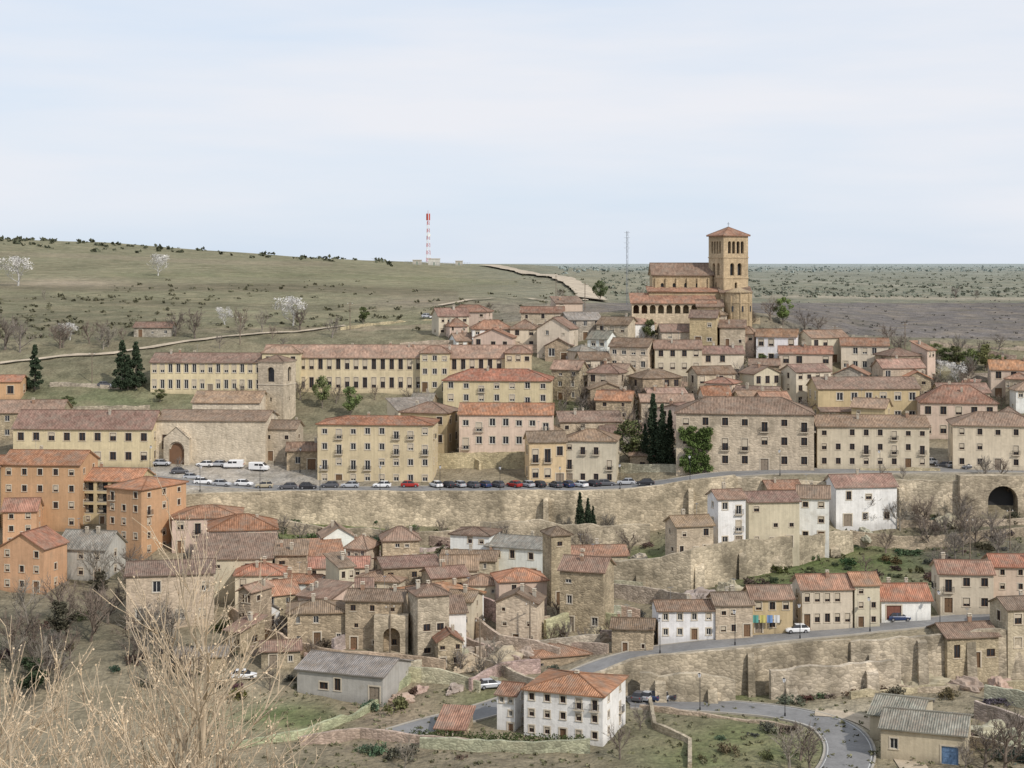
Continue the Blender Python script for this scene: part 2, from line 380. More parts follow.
# ------------------------------------------------------------------ windows etc.
cache={}
def window_mesh(w,h,kind,fr,bl):
    key=(round(w,1),round(h,1),kind,fr,bl)
    if key in cache: return cache[key]
    w,h=key[0],key[1]; mb=MB(); x=w/2-.012
    g='glass'; z0,z1=.012,h-.012
    mb.face([(-x,.2,z0),(x,.2,z0),(x,.2,z1),(-x,.2,z1)],g)
    t=.07*max(1,w)
    for (a,b,c,d) in ((-x,-x+t,z0,z1),(x-t,x,z0,z1),(-t/2,t/2,z0+t,z1-t),(-x+t,x-t,z0,z0+t),(-x+t,x-t,z1-t,z1)):
        mb.box(a,.12,c,b,.185,d,fr)
    if bl: mb.box(-x+t,.08,z1-(z1-z0)*bl,x-t,.115,z1-t-.003,'blind')
    if kind!='bare':
        for (a,b,c,d) in ((-x-.17,-x-.004,-.02,h+.004),(x+.004,x+.17,-.02,h+.004),(-x-.17,x+.17,h+.006,h+.2)):
            mb.box(a,-.05,c,b,.01,d,'surround')
    if kind=='balcony':
        mb.box(-x-.35,-.55,-.16,x+.35,.02,-.03,'surround')
        mb.box(-x-.33,-.53,.92,x+.33,-.48,.97,'iron')
        k=int((2*x+.66)/.16)
        for i in range(k+1):
            xx=-x-.33+(2*x+.66)*i/k; mb.box(xx-.015,-.52,-.03,xx+.015,-.49,.92,'iron')
        for sx in (-x-.33,x+.3): mb.box(sx,-.48,.92,sx+.03,0,.97,'iron'); mb.box(sx,-.25,-.03,sx+.03,-.22,.92,'iron')
    else: mb.box(-x-.22,-.11,-.12,x+.22,.015,-.025,'surround')
    cache[key]=mb.mesh('window'); return cache[key]
def loggia_mesh(w,h):
    key=('l',round(w,1),round(h,1))
    if key in cache: return cache[key]
    w,h=key[1],key[2]; mb=MB(); x=w/2-.012
    mb.face([(-x,1.2,0.01),(x,1.2,0.01),(x,1.2,h-.01),(-x,1.2,h-.01)],'glass')
    mb.box(-x,1.0,.01,-x*.2,1.15,h-.05,'surround'); mb.box(-x,-.04,-.14,x,1.1,-.0,'surround')
    mb.box(-x,-.02,.9,x,.05,.97,'iron')
    k=int(2*x/.17)
    for i in range(k+1):
        xx=-x+2*x*i/k; mb.box(xx-.018,-.0,.0,xx+.018,.03,.9,'iron')
    cache[key]=mb.mesh('balcony'); return cache[key]
def door_mesh(w,h,arch):
    key=('d',round(w,1),round(h,1),arch)
    if key in cache: return cache[key]
    mb=MB(); x=w/2-.012
    mb.box(-x,.14,.0,-.012,.2,h-.012,'door_wood'); mb.box(.012,.14,.0,x,.2,h-.012,'door_wood')
    for i in range(3):
        for sx in (-x*.5,x*.5): mb.box(sx-x*.35,.11,h*(.08+.3*i),sx+x*.35,.138,h*(.32+.3*i),'door_wood')
    mb.box(.05,.06,h*.45,.1,.11,h*.5,'iron')
    mb.box(-x-.22,-.06,0,-x-.006,.01,h,'surround'); mb.box(x+.006,-.06,0,x+.22,.01,h,'surround'); mb.box(-x-.22,-.06,h+.005,x+.22,.01,h+.22,'surround')
    cache[key]=mb.mesh('door'); return cache[key]
mb=MB(); mb.box(-.3,-.26,-1,.3,.26,.8,'plaster'); mb.box(-.38,-.34,.8,.38,.34,.9,'surround')
for sx in(-.25,.19): mb.box(sx,-.25,.9,sx+.07,.25,1.12,'surround')
mb.box(-.34,-.3,1.12,.34,.3,1.2,'surround'); chim=mb.mesh('chimney')
mb=MB(); mb.tube((0,0,-.3),(0,0,2.3),.03,.025,'metal',4); mb.tube((-.5,0,2.2),(.5,0,2.2),.02,.02,'metal',3)
for i in range(6): mb.tube((-.45+i*.18,-.3,2.2),(-.45+i*.18,.3,2.2),.014,.014,'metal',3)
ANT=mb.mesh('television_aerial')

def wall_face(mb,p0,ex,W,z0,z1,ops,inn,mat,dep=.25):
    xs=sorted({0,W}|{o[0] for o in ops}|{o[1] for o in ops}); zs=sorted({z0,z1}|{o[2] for o in ops}|{o[3] for o in ops})
    def q(s,z,d=0): return (p0[0]+ex[0]*s+inn[0]*d,p0[1]+ex[1]*s+inn[1]*d,z)
    for i in range(len(xs)-1):
        if xs[i+1]-xs[i]<1e-5: continue
        for j in range(len(zs)-1):
            cx=(xs[i]+xs[i+1])/2; cz=(zs[j]+zs[j+1])/2
            if any(o[0]<cx<o[1] and o[2]<cz<o[3] for o in ops): continue
            mb.face([q(xs[i],zs[j]),q(xs[i+1],zs[j]),q(xs[i+1],zs[j+1]),q(xs[i],zs[j+1])],mat)
    for o in ops:
        a,b,c,d=o[:4]; dd=dep
        if len(o)>4 and o[4]=='deep': dd=1.3
        for (s0,zz0,s1,zz1) in ((a,c,a,d),(b,d,b,c),(a,d,b,d),(b,c,a,c)):
            mb.face([q(s0,zz0),q(s1,zz1),q(s1,zz1,dd),q(s0,zz0,dd)],mat)
        if len(o)>4 and o[4]=='arch':
            r=(b-a)/2; cx=(a+b)/2; sp=d-r
            for sg in (-1,1):
                cor=q(cx+sg*r,d,.002); pr=None
                for k in range(7):
                    t=math.pi/2*k/6; pt=q(cx+sg*r*math.cos(t),sp+r*math.sin(t),.002); pt2=q(cx+sg*r*math.cos(t),sp+r*math.sin(t),dep)
                    if pr: mb.face([cor,pr[0],pt],mat); mb.face([pr[0],pt,pt2,pr[1]],mat)
                    pr=(pt,pt2)

WALL={'cream':(.66,.575,.44),'white':(.84,.825,.785),'ochre':(.60,.475,.285),'yellow':(.67,.56,.365),'pink':(.635,.50,.40),'orange':(.60,.37,.215),
 'stone':(.41,.33,.23),'grey':(.39,.35,.29),'pale':(.54,.455,.34),'church':(.47,.36,.225),'greyp':(.47,.445,.40)}
WN={'cream':'cream plaster','white':'white plaster','ochre':'ochre plaster','yellow':'pale yellow plaster','pink':'pinkish plaster','orange':'orange plaster','stone':'brown rubble','grey':'grey rubble','pale':'pale stone','church':'golden stone','greyp':'grey plaster'}
ROOF={'o':(.42,.205,.125),'b':(.25,.17,.125),'p':(.33,.22,.16),'g':(.26,.24,.21),'r':(.36,.20,.135),'w':(.31,.285,.25)}
RN={'o':'orange tile','b':'weathered brown','p':'faded clay','g':'grey','r':'reddish tile','w':'tan grey'}
NUM={1:'single-storey',2:'two-storey',3:'three-storey',4:'four-storey',5:'five-storey'}

def roof_mesh(t,w,d,h,rise,oh=.4,th=.16):
    mb=MB(); hw=w/2
    if t in('p','h','y'):
        sl=rise/(d/2); ze=h-oh*sl
        hip=0
        if t=='h': hip=min(d/2,hw*.95)
        if t=='y': hip=hw
        ex=hw+oh; A=(-ex,-oh,ze);B=(ex,-oh,ze);Cc=(ex,d+oh,ze);D=(-ex,d+oh,ze)
        if t=='p': R1=(-ex,d/2,h+rise);R2=(ex,d/2,h+rise)
        else: R1=(-hw+hip,d/2,h+rise);R2=(hw-hip,d/2,h+rise)
        fs=[[A,B,R2,R1],[Cc,D,R1,R2]]; per=[A,B,R2,Cc,D,R1]
        if t!='p': fs+= [[B,Cc,R2],[D,A,R1]]; per=[A,B,Cc,D]
        ridges=[(R1,R2)]
        if t!='p': ridges+=[(A,R1),(D,R1),(B,R2),(Cc,R2)]
    elif t=='g':
        sl=rise/hw; ze=h-oh*sl; ex=hw+oh
        A=(-ex,-oh,ze);B=(ex,-oh,ze);Cc=(ex,d+oh,ze);D=(-ex,d+oh,ze);R1=(0,-oh,h+rise);R2=(0,d+oh,h+rise)
        fs=[[D,A,R1,R2],[B,Cc,R2,R1]]; per=[A,R1,B,Cc,R2,D]; ridges=[(R1,R2)]
    else:
        sl=rise/d; ex=hw+oh
        A=(-ex,-oh,h-oh*sl);B=(ex,-oh,h-oh*sl);Cc=(ex,d+oh,h+rise+oh*sl);D=(-ex,d+oh,h+rise+oh*sl)
        fs=[[A,B,Cc,D]]; per=[A,B,Cc,D]; ridges=[]
    up=lambda p:(p[0],p[1],p[2]+.03)
    dn=lambda p:(p[0],p[1],p[2]-th)
    for f in fs:
        e=(Vector(f[1])-Vector(f[0])).normalized(); nrm=e.cross((Vector(f[2])-Vector(f[0]))).normalized(); g=nrm.cross(e)
        uo=rnd.uniform(0,50)
        uv=[((Vector(p)-Vector(f[0])).dot(e)+uo,(Vector(p)-Vector(f[0])).dot(g)+uo) for p in f]
        mb.face([up(p) for p in f],'roof',uv)
        mb.face([dn(p) for p in reversed(f)],'surround')
    for i in range(len(per)):
        a=per[i];b=per[(i+1)%len(per)]
        mb.face([up(a),up(b),dn(b),dn(a)],'roof',[(0,0),(.3,0),(.3,.1),(0,.1)])
    for a,b in ridges:
        if (Vector(a)-Vector(b)).length>.3: mb.tube(Vector(a)+Vector((0,0,.04)),Vector(b)+Vector((0,0,.04)),.14,.14,'roof',5)
    return mb.mesh('roof')
FOOT=[]
def house(u0,u1,vr,ve,vb,st,nc,wall='cream',roof='b',t='p',yaw=None,d=None,Y=None,mat=None,name='house',label=None,cat='house',balc=0,door=True,wk=None,skip=.12,ch=None,found=5,sidew=True,garage=False,rl=None,wscale=1.0,fill=False,logg=0,dcol=None):
    uc=(u0+u1)/2
    if Y is None: Y=inv(uc,vb)
    span=(u1-u0)*Y/F
    if yaw is None: yaw=rnd.uniform(-9,9)
    th=math.radians(yaw)
    if d is None: d=min(max(span*.75,6.5),12)
    if d*abs(math.sin(th))>span*.55: d=span*.55/abs(math.sin(th))
    w=(span-d*abs(math.sin(th)))/math.cos(th)
    h=(vb-ve)*Y/F
    zb=ZC-(vb-HV)*Y/F
    X=(uc-CX)*Y/F+d*math.sin(th)/2
    fc=(X-d/2*math.sin(th),Y+d/2*math.cos(th),max(w,d)/2,min(w,d)/2)
    if fill:
        if any(math.hypot(fc[0]-q[0],(fc[1]-q[1]))<.72*(fc[2]*.5+fc[3]*.5+q[2]*.5+q[3]*.5) or (abs(fc[0]-q[0])<fc[2]*.9+q[2]*.9 and abs(fc[1]-q[1])<(fc[3]+q[3])*.8) for q in FOOT): return None
        if roadd(fc[0],fc[1])<4: return None
    FOOT.append(fc)
    half=d/2 if t in('p','h','y') else (w/2 if t=='g' else d)
    dyr={'p':d/2,'h':d/2,'y':d/2,'g':0,'s':d}[t]
    rise=(ZC-(vr-HV)*(Y+dyr)/F)-(zb+h)
    rise=min(max(rise,.22*half),.62*half if t!='y' else 1.2*half)
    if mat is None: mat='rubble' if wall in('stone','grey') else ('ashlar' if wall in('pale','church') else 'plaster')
    kk=rnd.uniform(.88,1.05) if wall!='white' else rnd.uniform(.94,1); wc=[min(.86,c*kk*rnd.uniform(.975,1.025)) for c in WALL[wall]]
    kk=rnd.uniform(.78,1.2); rc=[c*kk*rnd.uniform(.94,1.06) for c in ROOF[roof]]
    if label is None: label='%s %s %s with %s roof%s'%(NUM[st],WN[wall],name.replace('_',' '),RN[roof],(' '+rl) if rl else '')
    e=obj(name,None,loc=(X,Y,zb),rz=th,label=label,cat=cat)
    mb=MB(); fh=h/st; z0=-found
    def openings(W,n,doorok,side=False,logg=0):
        ops=[];parts=[]
        if n<=0: return ops,parts
        cs=W/n; ww=min(.33*fh*wscale,.5*cs); di=rnd.randrange(n) if doorok else -1
        lc=[c for c in range(n) if rnd.random()<logg]
        for r in range(st):
            for c in range(n):
                x=(c+.5)*cs
                if skip>.15: x+=rnd.uniform(-.15,.15)*cs
                if r==0 and c==di:
                    dw=min(ww*1.25,cs*.8); dh=min(fh*.75,2.6)
                    if garage: dw=min(cs*.6,2.6); dh=min(fh*.7,2.5)
                    ops.append((x-dw/2,x+dw/2,0.02,dh)); parts.append(('door',x,0.02,dw,dh)); continue
                if r>0 and c in lc:
                    lw=round(cs*.78,1); lh=round(fh*.72,1); z=r*fh+.15
                    ops.append((x-lw/2,x+lw/2,z,z+lh,'deep')); parts.append(('balcony',x,z,lw,lh)); continue
                if rnd.random()<skip*(2 if side else 1): continue
                wh=min(fh*.42*wscale,fh*.6); zz=r*fh+fh*.33
                if skip>.15: wh*=rnd.choice([.6,.8,1]); 
                kind=wk or ('plain' if mat!='rubble' else rnd.choice(['plain','bare','bare']))
                if r>0 and rnd.random()<balc: kind='balcony'; zz=r*fh+.12; wh=fh*.62
                if st>=3 and r==st-1 and not wk and rnd.random()<.5: wh*=.8
                wh=round(wh,1); w2=max(round(ww*rnd.choice([.75,.9,1]) if skip>.15 else ww,1),.4)
                if zz+wh>(r+1)*fh-.25: wh=round((r+1)*fh-.25-zz-.05,1)
                if wh<.4: continue
                ops.append((x-w2/2,x+w2/2,zz,zz+wh)); parts.append(('window',x,zz,w2,wh,kind))
        return ops,parts
    fr=rnd.choice(['frame_brown','frame_brown','frame_white'])
    ns=max(1,int(d/4.5)) if sidew else 0
    faces=[((-w/2,0),(1,0),w,nc,(0,1),0,door),((w/2,0),(0,1),d,ns,(-1,0),math.pi/2,False),((-w/2,d),(0,-1),d,ns,(1,0),-math.pi/2,False),((w/2,d),(-1,0),w,0,(0,-1),math.pi,False)]
    for k,(p0,ex,W,n,inn,rz,dk) in enumerate(faces):
        ops,parts=openings(W,n,dk,k>0,logg if k==0 else 0)
        wall_face(mb,p0,ex,W,z0,h,ops,inn,mat)
        for p in parts:
            loc=(p0[0]+ex[0]*p[1],p0[1]+ex[1]*p[1],p[2])
            if p[0]=='door':
                obj('door',door_mesh(p[3],p[4],False),e,loc,rz,color=dcol or rnd.choice([(.15,.09,.05),(.2,.12,.07),(.26,.21,.16)]))
            elif p[0]=='balcony': obj('balcony',loggia_mesh(p[3],p[4]),e,loc,rz)
            else:
                bl=rnd.choice([0,0,0,.4,.7]) if mat!='rubble' else 0
                obj('window',window_mesh(p[3],p[4],p[5],fr,bl),e,loc,rz)
    if t=='p':
        for sx in(-w/2,w/2): mb.face([(sx,0,h),(sx,d,h),(sx,d/2,h+rise)],mat)
    elif t=='g':
        for yy in(0,d): mb.face([(-w/2,yy,h),(w/2,yy,h),(0,yy,h+rise)],mat)
    elif t=='s':
        for sx in(-w/2,w/2): mb.face([(sx,0,h),(sx,d,h),(sx,d,h+rise)],mat)
        mb.face([(-w/2,d,h),(w/2,d,h),(w/2,d,h+rise),(-w/2,d,h+rise)],mat)
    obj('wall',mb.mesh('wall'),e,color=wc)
    r=obj('roof',roof_mesh(t,w,d,h,rise),e,color=rc)
    n=rnd.choice([0,1,1,2]) if ch is None else ch
    for i in range(n):
        cx=rnd.uniform(-.38,.38)*w; cy=d*rnd.uniform(.3,.7)
        if t in('p','h'): zz=h+rise*(1-abs(cy-d/2)/(d/2)); 
        elif t=='g': zz=h+rise*(1-abs(cx)/(w/2))
        elif t=='s': zz=h+rise*cy/d
        else: continue
        if t=='h' and w/2-abs(cx)<d/2: zz=h+rise*.4; cy=d/2; 
        obj('chimney',chim,r,(cx,cy,zz+.15),color=rnd.choice([(.5,.44,.35),(.42,.27,.19),(.55,.5,.42)]),scale=rnd.uniform(.75,1.1))
    if t=='p' and n and rnd.random()<.5: obj('television_aerial',ANT,r,(rnd.uniform(-.3,.3)*w,d/2,h+rise),rnd.uniform(0,3))
    return e
H=house
# ---- lower-left apartments
H(0,84,450,464,530,4,5,'orange','o','p',-4,rl='above the gully',skip=.05,wscale=.9,logg=.45,label='four-storey orange apartment block with recessed balconies above the gully')
H(-60,2,455,468,530,4,5,'cream','o','p',-4)
H(80,144,468,480,525,4,4,'ochre','o','p',-6,logg=.45,label='four-storey ochre apartment block with recessed balconies')
H(104,176,476,488,556,5,3,'orange','o','h',-28,d=14,skip=.1,balc=.3,label='tall orange apartment house with orange roof beside bare trees')
H(0,36,498,510,548,3,2,'orange','r','p',6)
H(36,66,506,515,545,2,2,'ochre','r','h',-8,Y=338)
H(-2,57,533,547,592,3,3,'orange','o','g',-15,logg=.4)
H(55,116,530,548,580,2,3,'greyp','g','p',-12)
H(116,212,560,574,628,2,4,'pale','b','p',10,skip=.3)
H(165,240,505,517,553,2,4,'pink','r','h',8,balc=.3)
H(200,276,514,529,580,3,4,'pink','o','h',10,balc=.5,skip=.02,label='three-storey pink-cream house with orange hipped roof and small balconies')
H(232,283,563,574,612,2,3,'cream','o','h',5)
H(272,322,574,582,612,2,3,'white','o','p',-8)
H(300,368,559,567,592,2,3,'cream','r','p',4)
H(316,354,525,536,560,2,1,'white','p','g',14,rl='beside a green slope')
H(283,346,600,612,645,2,3,'stone','b','h',6,skip=.3)
H(310,372,578,588,612,2,3,'pale','p','p',5,skip=.3)
H(345,406,589,600,650,3,3,'stone','b','p',-5,skip=.35)
H(370,440,556,566,600,2,3,'stone','b','p',16,skip=.3)
H(352,410,570,580,604,2,3,'cream','p','h',-14,skip=.3)
H(406,449,583,594,660,3,2,'pale','b','h',18,skip=.45,rl='with bare front',mat='rubble')
H(446,482,590,600,640,3,2,'cream','b','p',-16)
H(420,468,566,576,610,2,2,'stone','p','p',20,skip=.3)
H(462,500,574,584,612,2,2,'cream','p','h',5,skip=.3)
H(430,462,631,640,668,2,2,'stone','r','g',12,skip=.3)
H(440,500,550,560,585,2,3,'pale','b','p',-6,skip=.3)
H(492,547,568,580,618,2,2,'pink','o','h',10,skip=.2)
H(496,545,592,602,645,3,3,'pale','b','g',-12,skip=.3)
H(543,571,526,534,605,4,1,'stone','b','y',18,skip=.5,name='stone_tower',cat='tower',label='tall square brown rubble stone tower with low tiled roof',ch=0,Y=300,d=5)
H(560,616,556,570,632,3,2,'stone','p','p',-18,skip=.5,rl='partly ruined')
H(566,628,545,555,585,2,3,'pale','r','p',5,skip=.3)
H(516,590,643,655,682,1,3,'stone','r','h',18,skip=.3,Y=268)
H(612,658,618,628,652,2,2,'stone','b','p',-8,skip=.3)
H(295,408,654,672,700,1,5,'greyp','g','p',-20,d=11,name='farm_shed',cat='shed',door=True,ch=0,skip=.4,label='long grey shed with corrugated grey roof on the slope')
H(312,356,648,655,668,1,2,'cream','o','p',-10,ch=0,Y=270)
H(255,300,640,650,668,1,2,'stone','b','p',10,skip=.4)
H(170,226,648,656,672,1,2,'stone','g','p',8,skip=.4)
H(60,130,560,572,600,2,3,'stone','g','p',4,skip=.3,Y=318)
# ---- white house and sheds
H(524,630,675,692,741,3,5,'white','o','h',-20,d=12,skip=.0,balc=.15,ch=1,label='wide three-storey white house with orange hipped roof beside road bend',wk='plain')
H(497,530,682,694,733,3,2,'white','r','p',-20,skip=.1,Y=238,ch=0)
H(436,472,722,728,738,1,1,'stone','r','s',-10,name='garden_shed',cat='shed',ch=0,Y=235)
H(872,950,697,716,741,1,3,'pale','w','p',-24,d=12,name='farm_shed',cat='shed',ch=0,mat='plaster',skip=.5,garage=True,dcol=(.12,.2,.34),label='long pale farm shed with grey roof and blue door')
H(884,988,711,731,762,1,3,'pale','w','p',-20,d=11,name='farm_shed',cat='shed',ch=0,mat='plaster',skip=.4,garage=True,dcol=(.14,.23,.38),label='larger pale farm shed with blue double door')
# ---- lower right row
H(656,716,600,610,640,2,4,'white','b','p',3,rl='by lower road')
H(713,753,592,604,637,2,3,'pale','b','p',4,skip=.2)
H(749,793,585,598,633,2,3,'ochre','p','p',4,balc=.3)
H(799,853,574,588,629,2,5,'cream','r','p',4,balc=.3,skip=.02)
H(852,880,572,584,627,3,2,'cream','r','p',4,balc=.3)
H(880,931,583,599,620,1,2,'white','o','p',2,garage=True,dcol=(.20,.085,.06),rl='and red garage')
H(940,996,560,573,613,2,3,'cream','r','p',-4,skip=0,balc=.3)
H(994,1050,554,566,608,3,3,'pink','o','p',-4)
H(938,1000,622,636,668,1,3,'stone','b','p',10,skip=.2,Y=266)
H(1000,1050,596,608,655,2,2,'pale','b','p',10,Y=268)
# ---- strip houses under main wall
H(668,714,515,525,558,2,3,'pale','p','p',14,skip=.2)
H(711,746,489,498,549,3,2,'white','b','p',12,skip=.15,balc=.3)
H(744,800,491,501,548,3,3,'cream','b','p',6,skip=.2,balc=.2)
H(798,834,484,497,543,3,2,'white','b','p',-10)
H(764,802,480,488,512,1,2,'stone','r','p',8,Y=346)
H(830,898,474,486,526,2,3,'white','p','p',8,d=8,skip=.3,rl='beside wall',Y=345)
# ---- mid row along the road
H(12,155,410,428,466,2,9,'yellow','b','p',-3,d=12,skip=.02,wk='plain')
H(-70,60,400,412,440,2,6,'stone','b','p',3,d=12)
H(317,436,416,424,486,4,8,'yellow','o','h',-4,d=12,skip=0,balc=.5,ch=1,Y=370,label='four-storey cream-yellow plaster apartment block with low orange roof')
H(400,458,402,412,466,3,3,'ochre','b','h',-14,Y=386)
H(459,555,403,414,468,3,7,'pink','o','p',-3,balc=.3,skip=.05)
H(443,554,369,380,418,3,7,'yellow','o','h',-4,balc=.2,skip=.05,d=13,wscale=1.2)
H(525,566,431,441,485,2,3,'ochre','b','p',8,balc=.6,Y=369.5)
H(563,622,429,440,485,3,4,'cream','b','h',-8,balc=.5,Y=370)
H(556,622,411,421,446,2,4,'pale','b','p',5,skip=.3)
H(600,650,425,433,452,1,2,'grey','b','p',-5,skip=.4)
H(630,676,448,455,472,1,2,'stone','b','p',-4,skip=.5,Y=378)
H(677,820,397,413,470,3,7,'pale','b','h',-7,d=14,skip=.02,balc=.35,name='palace',cat='building',label='large three-storey pale stone palace with brown hipped roof and ivy',mat='ashlar')
H(818,932,415,426,469,3,8,'cream','b','p',-4,balc=.2,skip=.05)
H(955,1050,412,425,470,3,5,'cream','b','h',-10,skip=.05,balc=.2)
H(922,1004,384,402,440,2,5,'pink','r','h',-10,skip=.05)
H(816,920,377,388,425,2,7,'ochre','b','p',2,skip=.1)
H(820,880,404,411,430,2,4,'stone','b','p',2,skip=.3)
# chapel
H(192,262,391,402,436,1,3,'cream','p','p',-3,skip=.5,name='chapel_annex',cat='building',mat='ashlar')
H(155,270,410,420,464,1,4,'cream','b','p',-4,d=14,skip=.8,sidew=False,name='chapel',cat='church',label='long cream stone chapel with arched doorway',mat='ashlar',ch=0,door=False)
H(262,300,420,428,462,2,2,'pale','b','p',-8,skip=.3)
H(285,322,442,450,470,1,2,'stone','b','p',4,skip=.3)
H(-20,20,375,381,400,1,2,'orange','o','p',2)
# long institution
H(150,264,353,362,394,2,14,'yellow','p','p',-2,d=12,skip=0,ch=3,name='long_building',cat='building',label='long two-storey pale yellow building with clay tile roof',wscale=1.35)
H(262,532,345,357,394,2,30,'yellow','p','p',-2,d=13,skip=0,ch=6,name='long_building',cat='building',label='very long yellow institutional building with many windows',wscale=1.35)
for (a,b) in ((262,300),(420,450),(505,532)):
    H(a,b,346,352,392,3,3,'yellow','p','h',-2,d=5,skip=0,ch=0,Y=inv((a+b)/2,395)-2.0,sidew=False,name='building_wing',cat='building')
# upper rows
H(133,171,322,327,337,1,3,'grey','b','p',2,skip=.3,ch=0,rl='in a field')
up=[(448,474,333,340,350,1,2,'white','p'),(470,512,320,328,348,2,4,'white','r'),(510,540,320,328,350,2,2,'cream','p'),(560,602,312,319,340,2,3,'grey','g'),(597,640,317,324,347,2,3,'pale','b'),
(617,655,316,323,340,2,2,'white','p'),(610,658,338,346,384,3,4,'pale','b'),(655,702,340,348,386,3,4,'cream','b'),(700,744,346,353,380,2,3,'cream','b'),(757,802,329,336,366,2,4,'white','r'),(800,850,330,337,364,2,4,'cream','p'),
(842,892,338,345,372,2,5,'cream','r'),(880,922,348,355,386,2,3,'stone','b'),(690,736,366,373,404,2,4,'pale','b'),(742,782,366,373,404,2,3,'cream','p'),(784,832,364,371,406,3,4,'cream','b'),
(834,874,366,374,404,2,3,'grey','r'),(876,926,359,367,400,2,4,'pale','p'),(630,682,369,377,406,2,4,'stone','b'),(640,694,394,401,430,2,3,'pale','p'),(940,990,383,392,418,2,4,'pale','b'),(992,1040,360,369,398,2,3,'pink','o'),
(577,610,352,359,386,2,2,'cream','b'),(588,628,364,372,402,2,3,'pale','p'),(660,712,324,331,352,2,3,'pale','p'),(545,575,338,345,362,1,2,'stone','b'),(735,785,386,393,420,2,4,'pale','b'),
(865,915,386,393,416,2,3,'cream','b'),(780,836,346,353,384,2,4,'pink','r')]
for q in up:
    a,b,vr,ve,vb,st,nc,w,r=q
    H(a,b,vr,ve,vb,st,nc,w,r,rnd.choice(['p','p','h','g']) if b-a<48 else rnd.choice(['p','p','h']),rnd.uniform(-26,26),skip=.15,rl='on upper slope',wscale=1.15,d=rnd.uniform(6.5,8.5))
H(537,579,317,328,360,3,2,'cream','b','g',-18,skip=.25,label='tall cream gabled house standing on upper slope')
def fillers(u0,u1,v0,v1,n,tries,walls,rls,hs=(5,8),ok=None,ws=(6,13.5),dd=None):
    c=0
    for _ in range(tries):
        if c>=n: break
        u=rnd.uniform(u0,u1); vb=rnd.uniform(v0,v1); Yv=inv(u,vb); k=F/Yv
        if ok and not ok(u,vb): continue
        w=rnd.uniform(*ws)*k; hh=rnd.uniform(*hs)*k; rr=rnd.uniform(1.2,2.8)*k
        st=1 if hh/k<4 else (2 if hh/k<7.2 else 3)
        e=H(u-w/2,u+w/2,vb-hh-rr,vb-hh,vb,st,rnd.choice([2,2,3,4]),rnd.choice(walls),rnd.choice('bbbpprrog'),rnd.choice('ppphgs'),rnd.uniform(-38,38),skip=.2,rl=rls,fill=True,wscale=1.15,d=dd)
        if e: c+=1
    print('fill',rls,c)
fillers(560,930,345,442,20,1200,['cream','pale','stone','pink','cream','ochre','white','white'],'on upper slope',(5.5,9.5),ok=lambda u,v: v>345+max(0,(u-800))*.25,dd=6.5)
fillers(925,1035,400,445,4,300,['cream','pale','white'],'on upper slope')
fillers(225,640,572,655,17,900,['stone','pale','grey','cream','stone','white','pink'],'in lower quarter',(3.0,10),ok=lambda u,v: not(528<u<640) and not(455<u<540 and v>620) and not(365<u<410 and v>600),ws=(5,17))
fillers(395,640,392,470,6,400,['cream','pale','stone','yellow'],'in middle quarter')
fillers(440,640,324,362,6,300,['cream','pale','white','pink'],'on hill edge',(4,7),dd=6.5)

